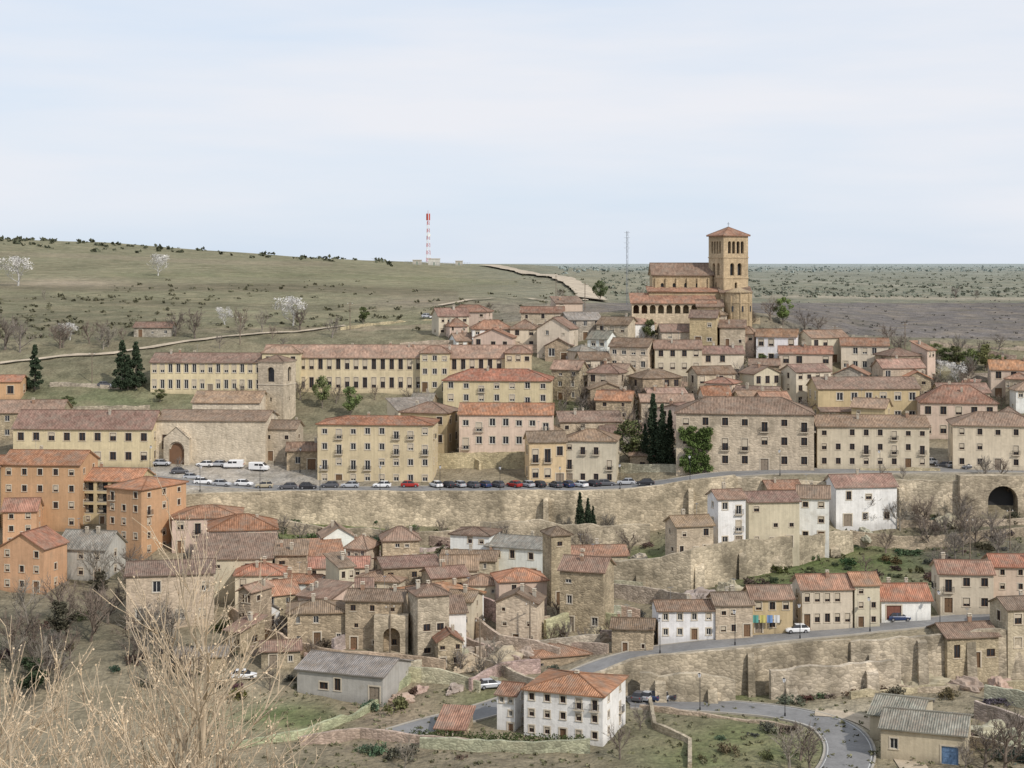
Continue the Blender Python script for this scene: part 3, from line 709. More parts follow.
# ---- church on the hill
Yc=462
def church():
    e=obj('church',None,loc=P(700,318,Yc),label='golden romanesque stone church with tower and arcaded porch',cat='church')
    k=Yc/F; ox=700
    def X(u): return (u-ox)*k
    def Z(v): return (318-v)*k
    cw=WALL['church']
    def block(u0,u1,vb,ve,vr,y0,d,t,ops=(),nm='nave',roofc='r',rot=0):
        w=(u1-u0)*k; h=(vb-ve)*k; g=obj(nm,None,e,(X((u0+u1)/2),y0,Z(vb)),rot)
        rise=max((ve-vr)*k,.5)
        mb=MB(); o2=list(ops)
        wall_face(mb,(-w/2,0),(1,0),w,-4,h,o2,(0,1),'ashlar',.5)
        wall_face(mb,(w/2,0),(0,1),d,-4,h,[],(-1,0),'ashlar'); wall_face(mb,(-w/2,d),(0,-1),d,-4,h,[],(1,0),'ashlar'); wall_face(mb,(w/2,d),(-1,0),w,-4,h,[],(0,-1),'ashlar')
        for sx in(-w/2,w/2):
            if t=='p': mb.face([(sx,0,h),(sx,d,h),(sx,d/2,h+rise)],'ashlar')
            if t=='s': mb.face([(sx,0,h),(sx,d,h),(sx,d,h+rise)],'ashlar')
        if nm=='porch':
            mb.face([(-w/2+.1,4.4,-.1),(w/2-.1,4.4,-.1),(w/2-.1,4.4,h-.1),(-w/2+.1,4.4,h-.1)],'door_shade_brown')  # dark sheet behind the open arches stands in for the porch's inner shade
        else:
            for o in o2:
                mb.face([(-w/2+o[0]-.1,.5,o[2]-.1),(-w/2+o[1]+.1,.5,o[2]-.1),(-w/2+o[1]+.1,.5,o[3]+.1),(-w/2+o[0]-.1,.5,o[3]+.1)],'glass')
        mb.box(-w/2-.2,-.2,h-.5,w/2+.2,-.004,h-.2,'ashlar')
        if nm=='nave':
            for i in range(6): xx=-w/2+1+i*(w-2)/5; mb.box(xx-.35,-.5,-3,xx+.35,-.006,h-1.2,'ashlar')
        obj('wall',mb.mesh('wall'),g,color=cw if nm!='porch' else (.56,.455,.32)); obj('roof',roof_mesh(t,w,d,h,rise,.5,.25),g,color=ROOF[roofc])
        return w,h
    ops=[(x,x+.9,7.6,10.0,'arch') for x in (2.4,5.9,9.3,12.7)]
    block(655,716,318,274,263,8,10,'p',ops,'nave','b')
    block(650,728,300,291,287,4,5,'s',(),'aisle')
    w=(715-632)*k; n=10
    ops=[((i+.5)*w/n-.85,(i+.5)*w/n+.85,.7,3.2,'arch') for i in range(n)]
    block(632,715,316,302,294,0,5,'s',ops,'porch')
    block(697,722,322,305,300,-1.0,4,'p',(),'sacristy','b')
    block(722,752,322,292,287,2.0,5,'s',(),'chancel','b')
    tw=29*k; th=(318-234)*k; a=math.radians(24)
    g=obj('tower',None,e,(X(732.5),9,0),a)
    mb=MB()
    def tops(W):
        o=[]
        for cx in (W*.24,W*.41,W*.59,W*.76): o.append((cx-.5,cx+.5,th-5.6,th-2.0,'arch'))
        for cx in (W*.35,W*.65): o.append((cx-.7,cx+.7,th-12.0,th-8.4,'arch'))
        o.append((W/2-.4,W/2+.4,th-16.5,th-14,'arch'))
        return o
    hw=tw/2
    for p0,ex,inn in (((-hw,-hw),(1,0),(0,1)),((hw,-hw),(0,1),(-1,0)),((hw,hw),(-1,0),(0,-1)),((-hw,hw),(0,-1),(1,0))):
        wall_face(mb,p0,ex,tw,-4,th,tops(tw),inn,'ashlar',.9)
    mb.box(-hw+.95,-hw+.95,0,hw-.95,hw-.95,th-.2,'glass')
    for z in (th-6.9,th-12.9,th-.35):
        mb.box(-hw-.15,-hw-.15,z,hw+.15,-hw-.004,z+.3,'ashlar');mb.box(-hw-.15,hw+.004,z,hw+.15,hw+.15,z+.3,'ashlar')
        mb.box(-hw-.15,-hw,z,-hw-.004,hw,z+.3,'ashlar');mb.box(hw+.004,-hw,z,hw+.15,hw,z+.3,'ashlar')
    obj('wall',mb.mesh('wall'),g,color=(.45,.345,.22))
    r=roof_mesh('y',tw,tw,th,2.2,.5,.3); obj('roof',r,g,(0,-hw,0),color=ROOF['r'])
    mb=MB(); R=3.6; n=24; hh=Z(292)
    for i in range(n):
        t0=2*math.pi*i/n;t1=2*math.pi*(i+1)/n
        mb.face([(R*math.cos(t0),R*math.sin(t0),-5),(R*math.cos(t1),R*math.sin(t1),-5),(R*math.cos(t1),R*math.sin(t1),hh),(R*math.cos(t0),R*math.sin(t0),hh)],'ashlar')
        r2=R+.4
        mb.face([(r2*math.cos(t0),r2*math.sin(t0),hh-.1),(r2*math.cos(t1),r2*math.sin(t1),hh-.1),(0,0,hh+1.4)],'roof',[(0,0),(1,0),(.5,3)])
    for i in range(0,n,3):
        t=2*math.pi*i/n; mb.tube((R*math.cos(t),R*math.sin(t),-4),(R*math.cos(t),R*math.sin(t),hh-.15),.25,.25,'ashlar',6)
    mb.tube((0,0,hh-3.2),(0,0,hh-2.9),R+.12,R+.12,'ashlar',24)
    for t in (-2.2,-1.4,-.6):
        x,y_=R*math.cos(t),R*math.sin(t); mb.box(x-.25,y_-.08,hh-5.6,x+.25,y_+.5,hh-4,'glass')
    obj('apse',mb.mesh('apse'),e,(X(739),.5,0),color=cw)
    mb=MB(); mb.tube((0,0,0),(0,0,1.6),.05,.05,'iron',4); mb.box(-.4,-.04,1.0,.4,.04,1.1,'iron'); obj('weather_vane',mb.mesh('weather_vane'),g,(0,0,th+2.1))
church()
H(690,722,310,317,346,2,2,'church','b','p',-14,skip=.4,Y=450,label='golden stone house below the church tower',mat='ashlar',d=7)
H(720,748,320,327,346,2,2,'pale','b','s',-8,skip=.4,Y=450,label='low pale stone house below the church apse',mat='ashlar',d=6)

def belltower():
    Yb=inv(277,425); k=Yb/F
    w=28*k; h=(430-361)*k; e=obj('bell_tower',None,loc=P(277,430,Yb+4),rz=math.radians(-18),label='square pale stone bell tower beside the chapel',cat='tower')
    mb=MB(); hw=w/2
    for p0,ex,inn in (((-hw,-hw),(1,0),(0,1)),((hw,-hw),(0,1),(-1,0)),((hw,hw),(-1,0),(0,-1)),((-hw,hw),(0,-1),(1,0))):
        wall_face(mb,p0,ex,w,-5,h,[(w/2-1.0,w/2+1.0,h-5.0,h-1.2,'arch'),(w/2-.25,w/2+.25,h-10,h-9)],inn,'ashlar',.7)
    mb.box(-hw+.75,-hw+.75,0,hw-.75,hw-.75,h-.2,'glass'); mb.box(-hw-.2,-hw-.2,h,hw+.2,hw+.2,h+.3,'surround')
    for z in (h-5.8,): mb.box(-hw-.12,-hw-.12,z,hw+.12,-hw-.004,z+.25,'surround'); mb.box(hw+.004,-hw,z,hw+.12,hw,z+.25,'surround'); mb.box(-hw-.12,-hw,z,-hw-.004,hw,z+.25,'surround')
    obj('wall',mb.mesh('wall'),e,color=(.53,.45,.34))
    obj('roof',roof_mesh('y',w,w,h+.32,1.4,.25,.1),e,(0,-hw,0),color=ROOF['b'])
belltower()
def portal():
    p=G(178,463); mb=MB()
    wall_face(mb,(-3.1,-1.0),(1,0),6.2,-1,6.0,[(-1.9+3.1,1.9+3.1,-.9,5.2,'arch')],(0,1),'ashlar',.8)
    mb.face([(-3.1,-1.0,6.0),(3.1,-1.0,6.0),(0,-1.0,8.6)],'ashlar')
    for sx in(-3.1,3.1): mb.face([(sx,-1.0,-1),(sx,.8,-1),(sx,.8,6.0),(sx,-1.0,6.0)],'ashlar'); mb.face([(sx*1.06,-1.2,5.9),(0,-1.2,8.75),(0,.9,8.75),(sx*1.06,.9,5.9)],'roof',[(0,0),(3,0),(3,2),(0,2)])
    for r,y in ((1.75,-.55),(1.5,-.4)):
        pr=None
        for i in range(13):
            t=math.pi*i/12; q=(r*math.cos(t),3.3+r*math.sin(t))
            if pr: mb.hexa([(pr[0],y,pr[1]),(q[0],y,q[1]),(q[0],0.1,q[1]),(pr[0],.1,pr[1]),(pr[0]*1.12,y,3.3+(pr[1]-3.3)*1.12),(q[0]*1.12,y,3.3+(q[1]-3.3)*1.12),(q[0]*1.12,.1,3.3+(q[1]-3.3)*1.12),(pr[0]*1.12,.1,3.3+(pr[1]-3.3)*1.12)],'surround')
            pr=q
    mb.box(-1.9,-.25,-1,1.9,-.2,5.2,'door_shade_brown')
    obj('church_portal',mb.mesh('church_portal'),None,(p.x,p.y-.6,p.z),math.radians(-4),color=(.56,.48,.37),label='gabled stone portal with round arch on chapel front',cat='doorway')
portal()

# ------------------------------------------------------------------ stone walls
def swall(pts,label,color=(.42,.35,.25),th=.7,name='stone_wall',mat='rubble',jag=.15,butt=0,steps=0):
    mb=MB(); dense=[]
    for i in range(len(pts)-1):
        a=np.array(pts[i]);b=np.array(pts[i+1]); n=max(1,int(np.hypot(*(b-a)[:2])/1.6))
        for k in range(n): dense.append(a+(b-a)*k/n)
    dense.append(np.array(pts[-1]))
    prev=None; off=0; st=0; bw=0
    for i,p in enumerate(dense):
        t=dense[min(i+1,len(dense)-1)]-dense[max(i-1,0)]; L=max(math.hypot(t[0],t[1]),1e-6)
        bw=bw*.85+rnd.uniform(-.12,.12)
        bo=th*.22*math.sin(i*.37)+bw if butt else 0
        nx,ny=-t[1]/L*th/2,t[0]/L*th/2
        off=off*.8+rnd.uniform(-jag,jag)
        if steps and rnd.random()<.12: st=rnd.uniform(-steps,steps*.4)
        zt=p[3]+off+st
        zm=(p[2]+zt)/2
        r=[(p[0]+nx,p[1]+ny,p[2]),(p[0]-nx*1.9,p[1]-ny*1.9-bo*1.6,p[2]),(p[0]-nx*1.3,p[1]-ny*1.3-bo*1.5+rnd.uniform(-.12,.12)*(1 if butt else 0),zm),(p[0]-nx,p[1]-ny-bo,zt),(p[0]+nx,p[1]+ny,zt)]
        if prev:
            for j in range(5): mb.face([prev[j],r[j],r[(j+1)%5],prev[(j+1)%5]],mat)
        else: mb.face(r,mat)
        prev=r
        if butt and i%butt==butt//2 and rnd.random()<.7:
            x,y_=p[0]-nx,p[1]-ny; zz=p[2]+(zt-p[2])*rnd.uniform(.55,.93); ww=rnd.uniform(.6,1.2); mb.hexa([(x-ww,y_-2.4,p[2]),(x+ww,y_-2.4,p[2]),(x+ww,y_+.2,p[2]),(x-ww,y_+.2,p[2]),(x-ww*.85,y_-1.0,zz),(x+ww*.85,y_-1.0,zz),(x+ww*.85,y_+.2,zz+.5),(x-ww*.85,y_+.2,zz+.5)],mat)
    mb.face(list(reversed(prev)),mat)
    return obj(name,mb.mesh(name),color=color,label=label,cat='wall')
def retain(uvv,label,**k):
    pts=[]
    for u,vt,vb,Y in uvv:
        X=(u-CX)*Y/F; pts.append((X,Y,ZC-(vb-HV)*Y/F-3,ZC-(vt-HV)*Y/F))
    return swall(pts,label,name='retaining_wall',mat='rough',**k)
retain([(186,494,502,350),(230,491.5,518,350.5),(300,491,524,350.5),(450,491,530,350.5),(620,490,534,348.5),(660,485,532,348.5),(690,480,528,348.5),(735,475,524,350)],'long high rubble stone retaining wall below the road',color=(.54,.45,.32),th=1.2,butt=19,jag=.08)
retain([(735,475,520,350),(830,477,518,350.5),(900,483,518,350.5),(965,482,518,350.5)],'rubble stone retaining wall beneath the road',color=(.45,.38,.28),th=1.2,butt=9,jag=.3,steps=1.2)
retain([(586,676,692,257),(640,657,694,261),(740,649,696,261),(850,640,690,265)],'tall stepped rubble wall carrying the lower road',color=(.48,.405,.30),th=1.0,butt=7,jag=.15)
retain([(850,641,690,264.8),(950,633,683,266.8),(1060,621,680,269.3)],'rough rubble wall carrying the lower road',color=(.44,.375,.285),th=1.0,butt=5,jag=.3)
retain([(640,674,697,257.5),(700,669,699,257),(735,676,699,257)],'lower stepped terrace wall beneath the road wall',color=(.46,.39,.29),th=1.0,butt=5,jag=.3,steps=1.5)
retain([(770,668,698,258),(830,663,697,259),(900,660,692,261)],'lower broken terrace wall beneath the road wall',color=(.47,.40,.31),th=1.2,butt=4,jag=.35,steps=2.0)
retain([(612,560,600,314),(660,556,600,312.5),(690,548,598,310.5),(740,541,590,317),(800,536,572,328.5),(850,534,556,341)],'high rubble stone wall under the terraced houses',color=(.46,.39,.285),th=1.2,butt=6,jag=.25,steps=.8)
retain([(240,520,535,344),(290,522,538,343),(330,527,540,341),(400,530,545,340),(470,531,548,340)],'crumbling rubble terrace wall below the road wall',color=(.42,.35,.255),th=.9,butt=0,jag=.3,steps=1.2)
retain([(480,523,548,342),(540,520,548,342),(600,528,552,340),(650,530,552,340)],'crumbling rubble terrace wall below the road wall',color=(.45,.38,.28),th=.9,butt=0,jag=.3,steps=1.5)
def arched(u0,u1,vt,vb,Y,arches,label,dep):
    k=Y/F; w=(u1-u0)*k; h=(vb-vt)*k; mb=MB()
    ops=[((a-u0)*k,(b-u0)*k,-.5,(vb-c)*k,'arch') for a,b,c in arches]
    wall_face(mb,(-w/2,0),(1,0),w,-4,h,ops,(0,1),'rough',dep)
    mb.face([(-w/2,0,h),(w/2,0,h),(w/2,3.5,h),(-w/2,3.5,h)],'rough')
    for sx in(-w/2,w/2): mb.face([(sx,0,-4),(sx,3.5,-4),(sx,3.5,h),(sx,0,h)],'rough')
    mb.face([(-w/2,dep,-4),(w/2,dep,-4),(w/2,dep,h-.02),(-w/2,dep,h-.02)],'iron')  # near-black back sheet, painted shade inside the arch rather than ironwork
    p=P((u0+u1)/2,vb,Y); obj('arched_wall',mb.mesh('arched_wall'),loc=p,color=(.45,.375,.275),label=label,cat='wall')
arched(960,1065,476,516,349,[(988,1018,486)],'rubble stone bridge wall with a round arch',3.2)
arched(374,408,616,650,inv(391,652)-1.5,[(383,400,628)],'rubble stone gateway with a round arch',2.4)
def gwall(uv,hgt,label,**k):
    pts=[]
    for u,v in uv:
        g=G(u,v); pts.append((g.x,g.y,g.z-1.5,g.z+hgt))
    swall(pts,label,**k)
GW=[([(640,708),(700,716),(760,722),(800,730)],.9),([(760,686),(840,690),(930,692),(975,690)],1.4),([(650,702),(655,730),(690,745),(690,768)],1.0),
 ([(300,745),(360,738),(420,745),(470,748)],1.2),([(230,750),(300,738),(350,720),(385,700),(410,680)],1.1),([(420,748),(500,752),(590,752)],1.3),([(440,640),(480,655),(520,668)],2.2),([(470,690),(500,676),(540,672)],2.0),
 ([(0,412),(60,414),(130,412),(150,410)],1.8),([(50,386),(120,388)],1.2),([(330,560),(400,556),(450,548),(520,546)],1.6),([(430,545),(470,550),(520,556),(560,556)],2.2),([(470,610),(530,640)],3.5),([(600,640),(650,640)],2),
 ([(850,700),(930,690),(1040,690)],1.2),([(975,720),(1040,735)],2.5),([(985,700),(1050,712)],2.5),([(960,745),(1040,765)],1.6),([(690,618),(760,600),(820,585)],1.5),([(860,470),(940,472)],1.0),([(430,468),(525,468)],3.2),([(610,470),(680,472)],1.8),
 ([(555,380),(600,392),(640,400)],1.6),([(240,600),(280,625),(290,640)],1.4),([(700,560),(760,558),(840,545)],1.2),([(340,330),(400,322),(460,318)],.8),([(930,345),(1024,350)],1.2),([(630,320),(690,322),(760,322)],1.6),([(400,350),(450,347),(540,352)],2.0),
 ([(850,540),(900,548),(960,545),(1030,535)],2.2),([(870,525),(940,528),(1030,524)],2.0),([(940,600),(1030,590)],1.5),([(480,470),(440,450),(436,440)],2.0),([(545,640),(575,628),(620,632)],3.4),([(535,655),(600,650)],2.6),([(470,660),(540,690)],1.6),
 ([(230,620),(285,652),(330,660),(400,664),(445,672)],2.2),([(455,625),(500,652),(560,664)],3.2),([(395,676),(450,684),(480,690)],1.8),([(250,580),(330,600),(345,620)],2.4),([(480,590),(535,600)],3.0),([(600,596),(660,604),(690,612)],2.6),([(590,618),(640,622)],2.6)]
for _ in range(34):
    u=rnd.uniform(560,1010); v=rnd.uniform(352,440); GW.append(([(u,v),(u+rnd.uniform(18,45),v+rnd.uniform(-4,4))],rnd.uniform(1,2.2)))
for _ in range(34):
    u=rnd.uniform(230,620); v=rnd.uniform(560,680); GW.append(([(u,v),(u+rnd.uniform(15,60),v+rnd.uniform(-8,10))],rnd.uniform(1,3.2)))
for w,hg in GW: gwall(w,hg,rnd.choice(['low rubble stone garden wall on the slope','dry stone terrace wall along the slope']),color=[c*rnd.uniform(.95,1.2) for c in (.40,.34,.255)],th=.55,jag=.22,steps=.6)
RK=[]
for i in range(3):
    bm=bmesh.new(); bmesh.ops.create_icosphere(bm,subdivisions=4,radius=1)
    for v in bm.verts:
        p=v.co.copy(); n=mnoise.noise(p*1.1+Vector((i*7,0,0)))*.55+mnoise.noise(p*3+Vector((0,i*5,0)))*.22+mnoise.noise(p*8)*.07
        q=p*(1+n); q.z=round(q.z*3.5)/3.5*.6+q.z*.4; v.co=q
    me=bpy.data.meshes.new('rock_outcrop'); bm.to_mesh(me); bm.free(); me.materials.append(M['ashlar']); RK.append(me)
for (u,v,s) in ((700,694,2),(775,692,2.6),(830,690,3),(875,688,3),(925,684,3),(965,688,2.6),(1000,690,3),(470,668,3),(500,664,3.2),(525,660,2.6),(480,650,2.5),(640,560,2),(700,598,2.6),(670,604,2.4),(730,590,2.4),(905,520,3),(950,524,3),(865,536,2),(455,690,1.6),(400,700,1.6),(420,690,1.4),(990,735,3),(1015,742,3),(560,655,2.4),(590,648,2.4),(605,640,2),(545,630,2.2),(360,545,1.6),(430,542,1.8),(520,545,2),(455,655,2.2),(510,640,2.4)):
    g=G(u,v); obj('rock_outcrop',RK[rnd.randrange(3)],loc=g,rz=rnd.uniform(0,6),color=[c*rnd.uniform(.9,1.1) for c in (.42,.36,.275)],scale=(s*1.4,s*.7,s*.7),label='weathered tan limestone outcrop on the slope',cat='rock',group='limestone outcrops on the slopes')

# ------------------------------------------------------------------ vehicles
def loft(mb,st,mat):
    prev=None
    for (x,zb,zt,hw) in st:
        r=[(x,-hw*.92,zb),(x,-hw,zb+.14),(x,-hw,zt-.16),(x,-hw*.93,zt-.04),(x,-hw*.8,zt),(x,hw*.8,zt),(x,hw*.93,zt-.04),(x,hw,zt-.16),(x,hw,zb+.14),(x,hw*.92,zb)]
        if prev:
            for j in range(10): mb.face([prev[j],r[j],r[(j+1)%10],prev[(j+1)%10]],mat)
        else: mb.face(r,mat)
        prev=r
    mb.face(list(reversed(prev)),mat)
def frus(mb,x0,x1,z0,h0,a0,a1,z1,h1,mat):
    mb.hexa([(x0,-h0,z0),(x1,-h0,z0),(x1,h0,z0),(x0,h0,z0),(a0,-h1,z1),(a1,-h1,z1),(a1,h1,z1),(a0,h1,z1)],mat)
cb=MB(); loft(cb,[(-2.08,.38,.8,.7),(-2.0,.26,.93,.82),(-1.3,.22,.97,.86),(0,.22,.95,.87),(.95,.22,.93,.86),(1.7,.24,.82,.83),(2.05,.32,.66,.7)],'paint')
frus(cb,-1.32,.32,1.43,.61,-1.25,.2,1.47,.56,'paint'); 
for x in(-.55,): frus(cb,x-.05,x+.05,.93,.80,x-.05,x+.05,1.44,.625,'paint')
CAR=cb.mesh('car_body')
cb=MB(); frus(cb,-1.85,1.05,.93,.79,-1.36,.36,1.435,.62,'glass'); CARG=cb.mesh('car_windows')
vb_=MB(); loft(vb_,[(-2.3,.4,1.95,.85),(-2.25,.3,2.0,.92),(0,.28,2.02,.93),(1.0,.28,1.98,.92),(1.75,.28,1.25,.9),(2.3,.3,1.05,.85),(2.4,.36,.8,.78)],'paint'); VAN=vb_.mesh('van_body')
vb_=MB(); vb_.hexa([(1.08,-.75,1.9),(1.72,-.78,1.3),(1.72,.78,1.3),(1.08,.75,1.9),(1.12,-.75,1.93),(1.77,-.78,1.33),(1.77,.78,1.33),(1.12,.75,1.93)],'glass')
for s in(-1,1):
    a,b=sorted((s*.925,s*.94)); vb_.box(.3,a,1.2,1.3,b,1.7,'glass'); vb_.box(-.8,a,1.25,.15,b,1.7,'glass')
VANG=vb_.mesh('van_windows')
wb=MB(); wb.tube((0,-.1,0),(0,.1,0),.32,.32,'rubber',14); wb.tube((0,-.11,0),(0,.11,0),.19,.19,'hub',10); WH=wb.mesh('wheel')
lb=MB(); lb.box(-.05,-.16,-.07,.05,.16,.07,'lampw'); HL=lb.mesh('headlight')
lb=MB(); lb.box(-.05,-.12,-.12,.05,.12,.12,'lampr'); TL=lb.mesh('tail_light')
CN={'white':(.75,.75,.75),'silver':(.42,.43,.45),'black':(.03,.03,.035),'dark grey':(.10,.10,.11),'red':(.35,.03,.025),'dark blue':(.03,.05,.12),'blue':(.08,.15,.35),'beige':(.4,.35,.25)}
def car(u,v,yaw,cn,van=False,where='parked beside the road',Y=None):
    Yy=Y or inv(u,v); X=(u-CX)*Yy/F; z=surf(X,Yy)
    nm='parked_van' if van else 'parked_car'
    o=obj(nm,VAN if van else CAR,loc=(X,Yy,z+.02),rz=math.radians(yaw),color=CN[cn],label='%s %s %s'%(cn,'van' if van else 'car',where),cat='van' if van else 'car',group='cars parked around the town')
    obj('car_windows',VANG if van else CARG,o)
    for x in((-1.3,1.3) if not van else (-1.45,1.5)):
        for y in(-.78,.78): obj('wheel',WH,o,(x,y,.32))
    fx=2.0 if not van else 2.34
    for y in(-.58,.58): obj('headlight',HL,o,(fx-.02,y,.64 if not van else .85)); obj('tail_light',TL,o,(-fx-(.02 if not van else -.02),y*1.08,.75 if not van else 1.0))
cols=['white','black','silver','dark grey','dark blue','dark grey','red','silver','black','dark grey','dark blue']
k=0; uu=436
while uu<596:
    car(uu,487,125+rnd.uniform(-7,7),cols[k%11],where='parked at an angle by the terrace wall',Y=362.8+rnd.uniform(-.4,.4)); k+=1; uu+=rnd.choice([11.5,12.2,13,17])
for u,c in ((330,'dark grey'),(350,'silver'),(382,'white'),(410,'red'),(606,'dark grey'),(626,'silver'),(645,'black')): car(u,487,rnd.choice([0,180]),c,where='parked along the terrace wall',Y=362.8 if u<630 else 358.5)
for u,v,c,vn in ((98,463,'dark grey',0),(122,464,'dark blue',0),(147,464,'white',0),(162,466,'silver',0),(205,466,'white',0),(218,466,'silver',0),(234,468,'white',1),(259,470,'white',1),(192,477,'silver',0),(180,472,'dark grey',0),(222,487,'silver',0),(244,487,'white',0),(264,488,'beige',0),(288,489,'dark grey',0),(308,489,'black',0),(203,484,'white',0),(330,473,'silver',0)):
    car(u,v,rnd.choice([0,180])+rnd.uniform(-12,12),c,bool(vn),'parked on the paved square')
for u,v,c,vn in ((917,461,'white',1),(928,463,'white',0),(944,465,'dark grey',0),(955,466,'silver',0),(970,468,'dark grey',0),(890,464,'dark grey',0)): car(u,v,rnd.choice([0,180])+rnd.uniform(-15,15),c,bool(vn),'parked beside upper road')
car(797,632,185,'white',where='driving on the lower road'); car(899,619,5,'dark blue',where='parked beside lower road'); 
for i,c in enumerate(['dark grey','silver','dark blue','silver','dark grey','white','white']): car(640+i*9,698-i*.4,62+rnd.uniform(-4,4),c,where='parked side by side near white house',Y=256.5+i*.35)
car(105,386,10,'dark grey',where='parked on a terrace'); car(118,387,8,'silver',where='parked on a terrace')
for u,v,c in ((428,318,'silver'),(436,319,'white'),(446,320,'dark blue')): car(u,v,10,c,where='parked on hill lane')
car(490,686,20,'silver',where='parked beside ruined walls'); car(244,680,5,'white',where='parked by the shed'); car(598,378,5,'white',where='parked between houses')

# ------------------------------------------------------------------ vegetation
def branchy(seed,h,n1,n2,n3,spread,r0,up=.25,mat='bark',stems=1,l1=.45,tw=.0,buds=0,th0=.6):
    r=random.Random(seed); tb=MB(); cb=MB()
    def rv(): return Vector((r.uniform(-1,1),r.uniform(-1,1),r.uniform(-1,1)))
    def path(p,d,L,ra,rb,seg,mbx,wob,n=3):
        pts=[p.copy()]; ra=max(ra,tw); rb=max(rb,tw*.75)
        for i in range(seg):
            d=(d+rv()*wob+Vector((0,0,up*.3))).normalized(); q=p+d*(L/seg)
            f0=ra+(rb-ra)*i/seg; f1=ra+(rb-ra)*(i+1)/seg
            mbx.tube(p,q,f0,f1,mat,n); p=q; pts.append(p.copy())
        return pts
    for s in range(stems):
        d0=(Vector((r.uniform(-1,1),r.uniform(-1,1),0))*(.12 if stems==1 else spread*.8)+Vector((0,0,1))).normalized()
        tr=path(Vector((0,0,-.4)),d0,h*th0,r0,r0*.4,7,tb,.1,6)
        for a in range(n1):
            t=.25+.75*(a+.5)/n1; i=min(int(t*7),6); p=tr[i].lerp(tr[i+1],t*7-i)
            an=a*2.4+r.random(); dd=(Vector((math.cos(an),math.sin(an),0))*spread+Vector((0,0,.75))).normalized()
            b1=path(p,dd,h*l1*(1.15-.5*t)*r.uniform(.7,1.2),r0*.5*(1.1-.5*t),r0*.16,5,tb,.16,4)
            for b in range(n2):
                t2=.2+.8*(b+.5)/n2; i=min(int(t2*5),4); p2=b1[i].lerp(b1[i+1],t2*5-i)
                d2=((b1[i+1]-b1[i]).normalized()+rv()*.8+Vector((0,0,.2))).normalized()
                b2=path(p2,d2,h*.17*r.uniform(.6,1.3),r0*.16,r0*.07,3,cb,.2)
                for c in range(n3):
                    i=r.randrange(3); p3=b2[i].lerp(b2[i+1],r.random()); d3=((b2[i+1]-b2[i]).normalized()+rv()*.8+Vector((0,0,.15))).normalized()
                    b3=path(p3,d3,h*.08*r.uniform(.6,1.4),r0*.07,r0*.04,2,cb,.2)
                    for _ in range(buds):
                        j=r.randrange(2); c0=b3[j].lerp(b3[j+1],r.random())+rv()*.012; s_=.013*r.uniform(.6,1.3); a_=rv().normalized(); b_=a_.orthogonal().normalized()
                        cb.face([c0-a_*s_-b_*s_,c0+a_*s_-b_*s_,c0+a_*s_+b_*s_,c0-a_*s_+b_*s_],mat)
    return tb.mesh('trunk'),cb
def leaves(mb,clumps,n,size,seed,flat=1.0):
    r=random.Random(seed)
    for i in range(n):
        c,R=r.choice(clumps)
        d=Vector((r.gauss(0,1),r.gauss(0,1),r.gauss(0,1))); d.normalize()
        p=Vector(c)+Vector((d.x*R,d.y*R,d.z*R*flat))*(r.random()**.45)
        a=Vector((r.uniform(-1,1),r.uniform(-1,1),r.uniform(-1,1))).normalized(); b=a.orthogonal().normalized(); a=a.cross(b)
        s=size*r.uniform(.6,1.3)
        mb.face([p-a*s-b*s*.6,p+a*s-b*s*.6,p+a*s*.8+b*s*.7,p-a*s*.7+b*s*.6],'leaf')
KT={}
def kinds():
    for i in range(3):
        t,c=branchy(20+i,6,8,8,5,.8,.17,tw=.021); KT['bare%d'%i]=(t,c.mesh('crown'),6)
    for i in range(2):
        t,c=branchy(30+i,5,7,6,3,.9,.14,tw=.015)
        r=random.Random(i); cl=[((r.uniform(-1.6,1.6),r.uniform(-1.6,1.6),r.uniform(2.2,4.8)),r.uniform(.5,.9)) for _ in range(16)]
        leaves(c,cl,1500,.08,i); KT['bloom%d'%i]=(t,c.mesh('crown'),5.2)
    for i in range(2):
        t,c=branchy(40+i,6,7,5,1,.8,.16)
        r=random.Random(i+9); cl=[]
        for _ in range(26):
            a=r.uniform(0,6.28); z=r.uniform(2.0,5.8); q=(1-abs(z-3.8)/2.6)*2.3*r.random()**.5; cl.append(((q*math.cos(a),q*math.sin(a),z),r.uniform(.4,.85)))
        leaves(c,cl,3000,.12,i+3); KT['leafy%d'%i]=(t,c.mesh('crown'),6.4)
    for i in range(2):
        t=MB(); t.tube((0,0,-.5),(0,0,9),.18,.04,'bark',6); c=MB(); r=random.Random(i+50); cl=[]
        for _ in range(70):
            z=r.uniform(.5,9.3); q=.95*min(1,(9.9-z)/5)*min(1,(z+.5)/1.3); a=r.uniform(0,6.28); cl.append(((q*.45*math.cos(a),q*.45*math.sin(a),z),q*.6+.1))
        leaves(c,cl,7000,.12,i+8,1.4); KT['cypress%d'%i]=(t.mesh('trunk'),c.mesh('crown'),9.8)
    for i in range(2):
        t=MB(); t.tube((0,0,-.5),(0,0,9),.22,.04,'bark',6); c=MB(); r=random.Random(i+60); cl=[]
        for _ in range(90):
            z=r.uniform(1,9.3); q=2.2*(9.8-z)/8.8*r.uniform(.3,1); a=r.uniform(0,6.28); cl.append(((q*math.cos(a),q*math.sin(a),z-q*.12),.35+.35*(9.5-z)/9))
        leaves(c,cl,7000,.13,i+8,.7); KT['conifer%d'%i]=(t.mesh('trunk'),c.mesh('crown'),9.6)
kinds()
BC=(.2,.17,.14)
def infoot(X,Y,m=.9): return any(abs(X-q[0])<q[2]*m and abs(Y-q[1])<q[2]*m for q in FOOT)
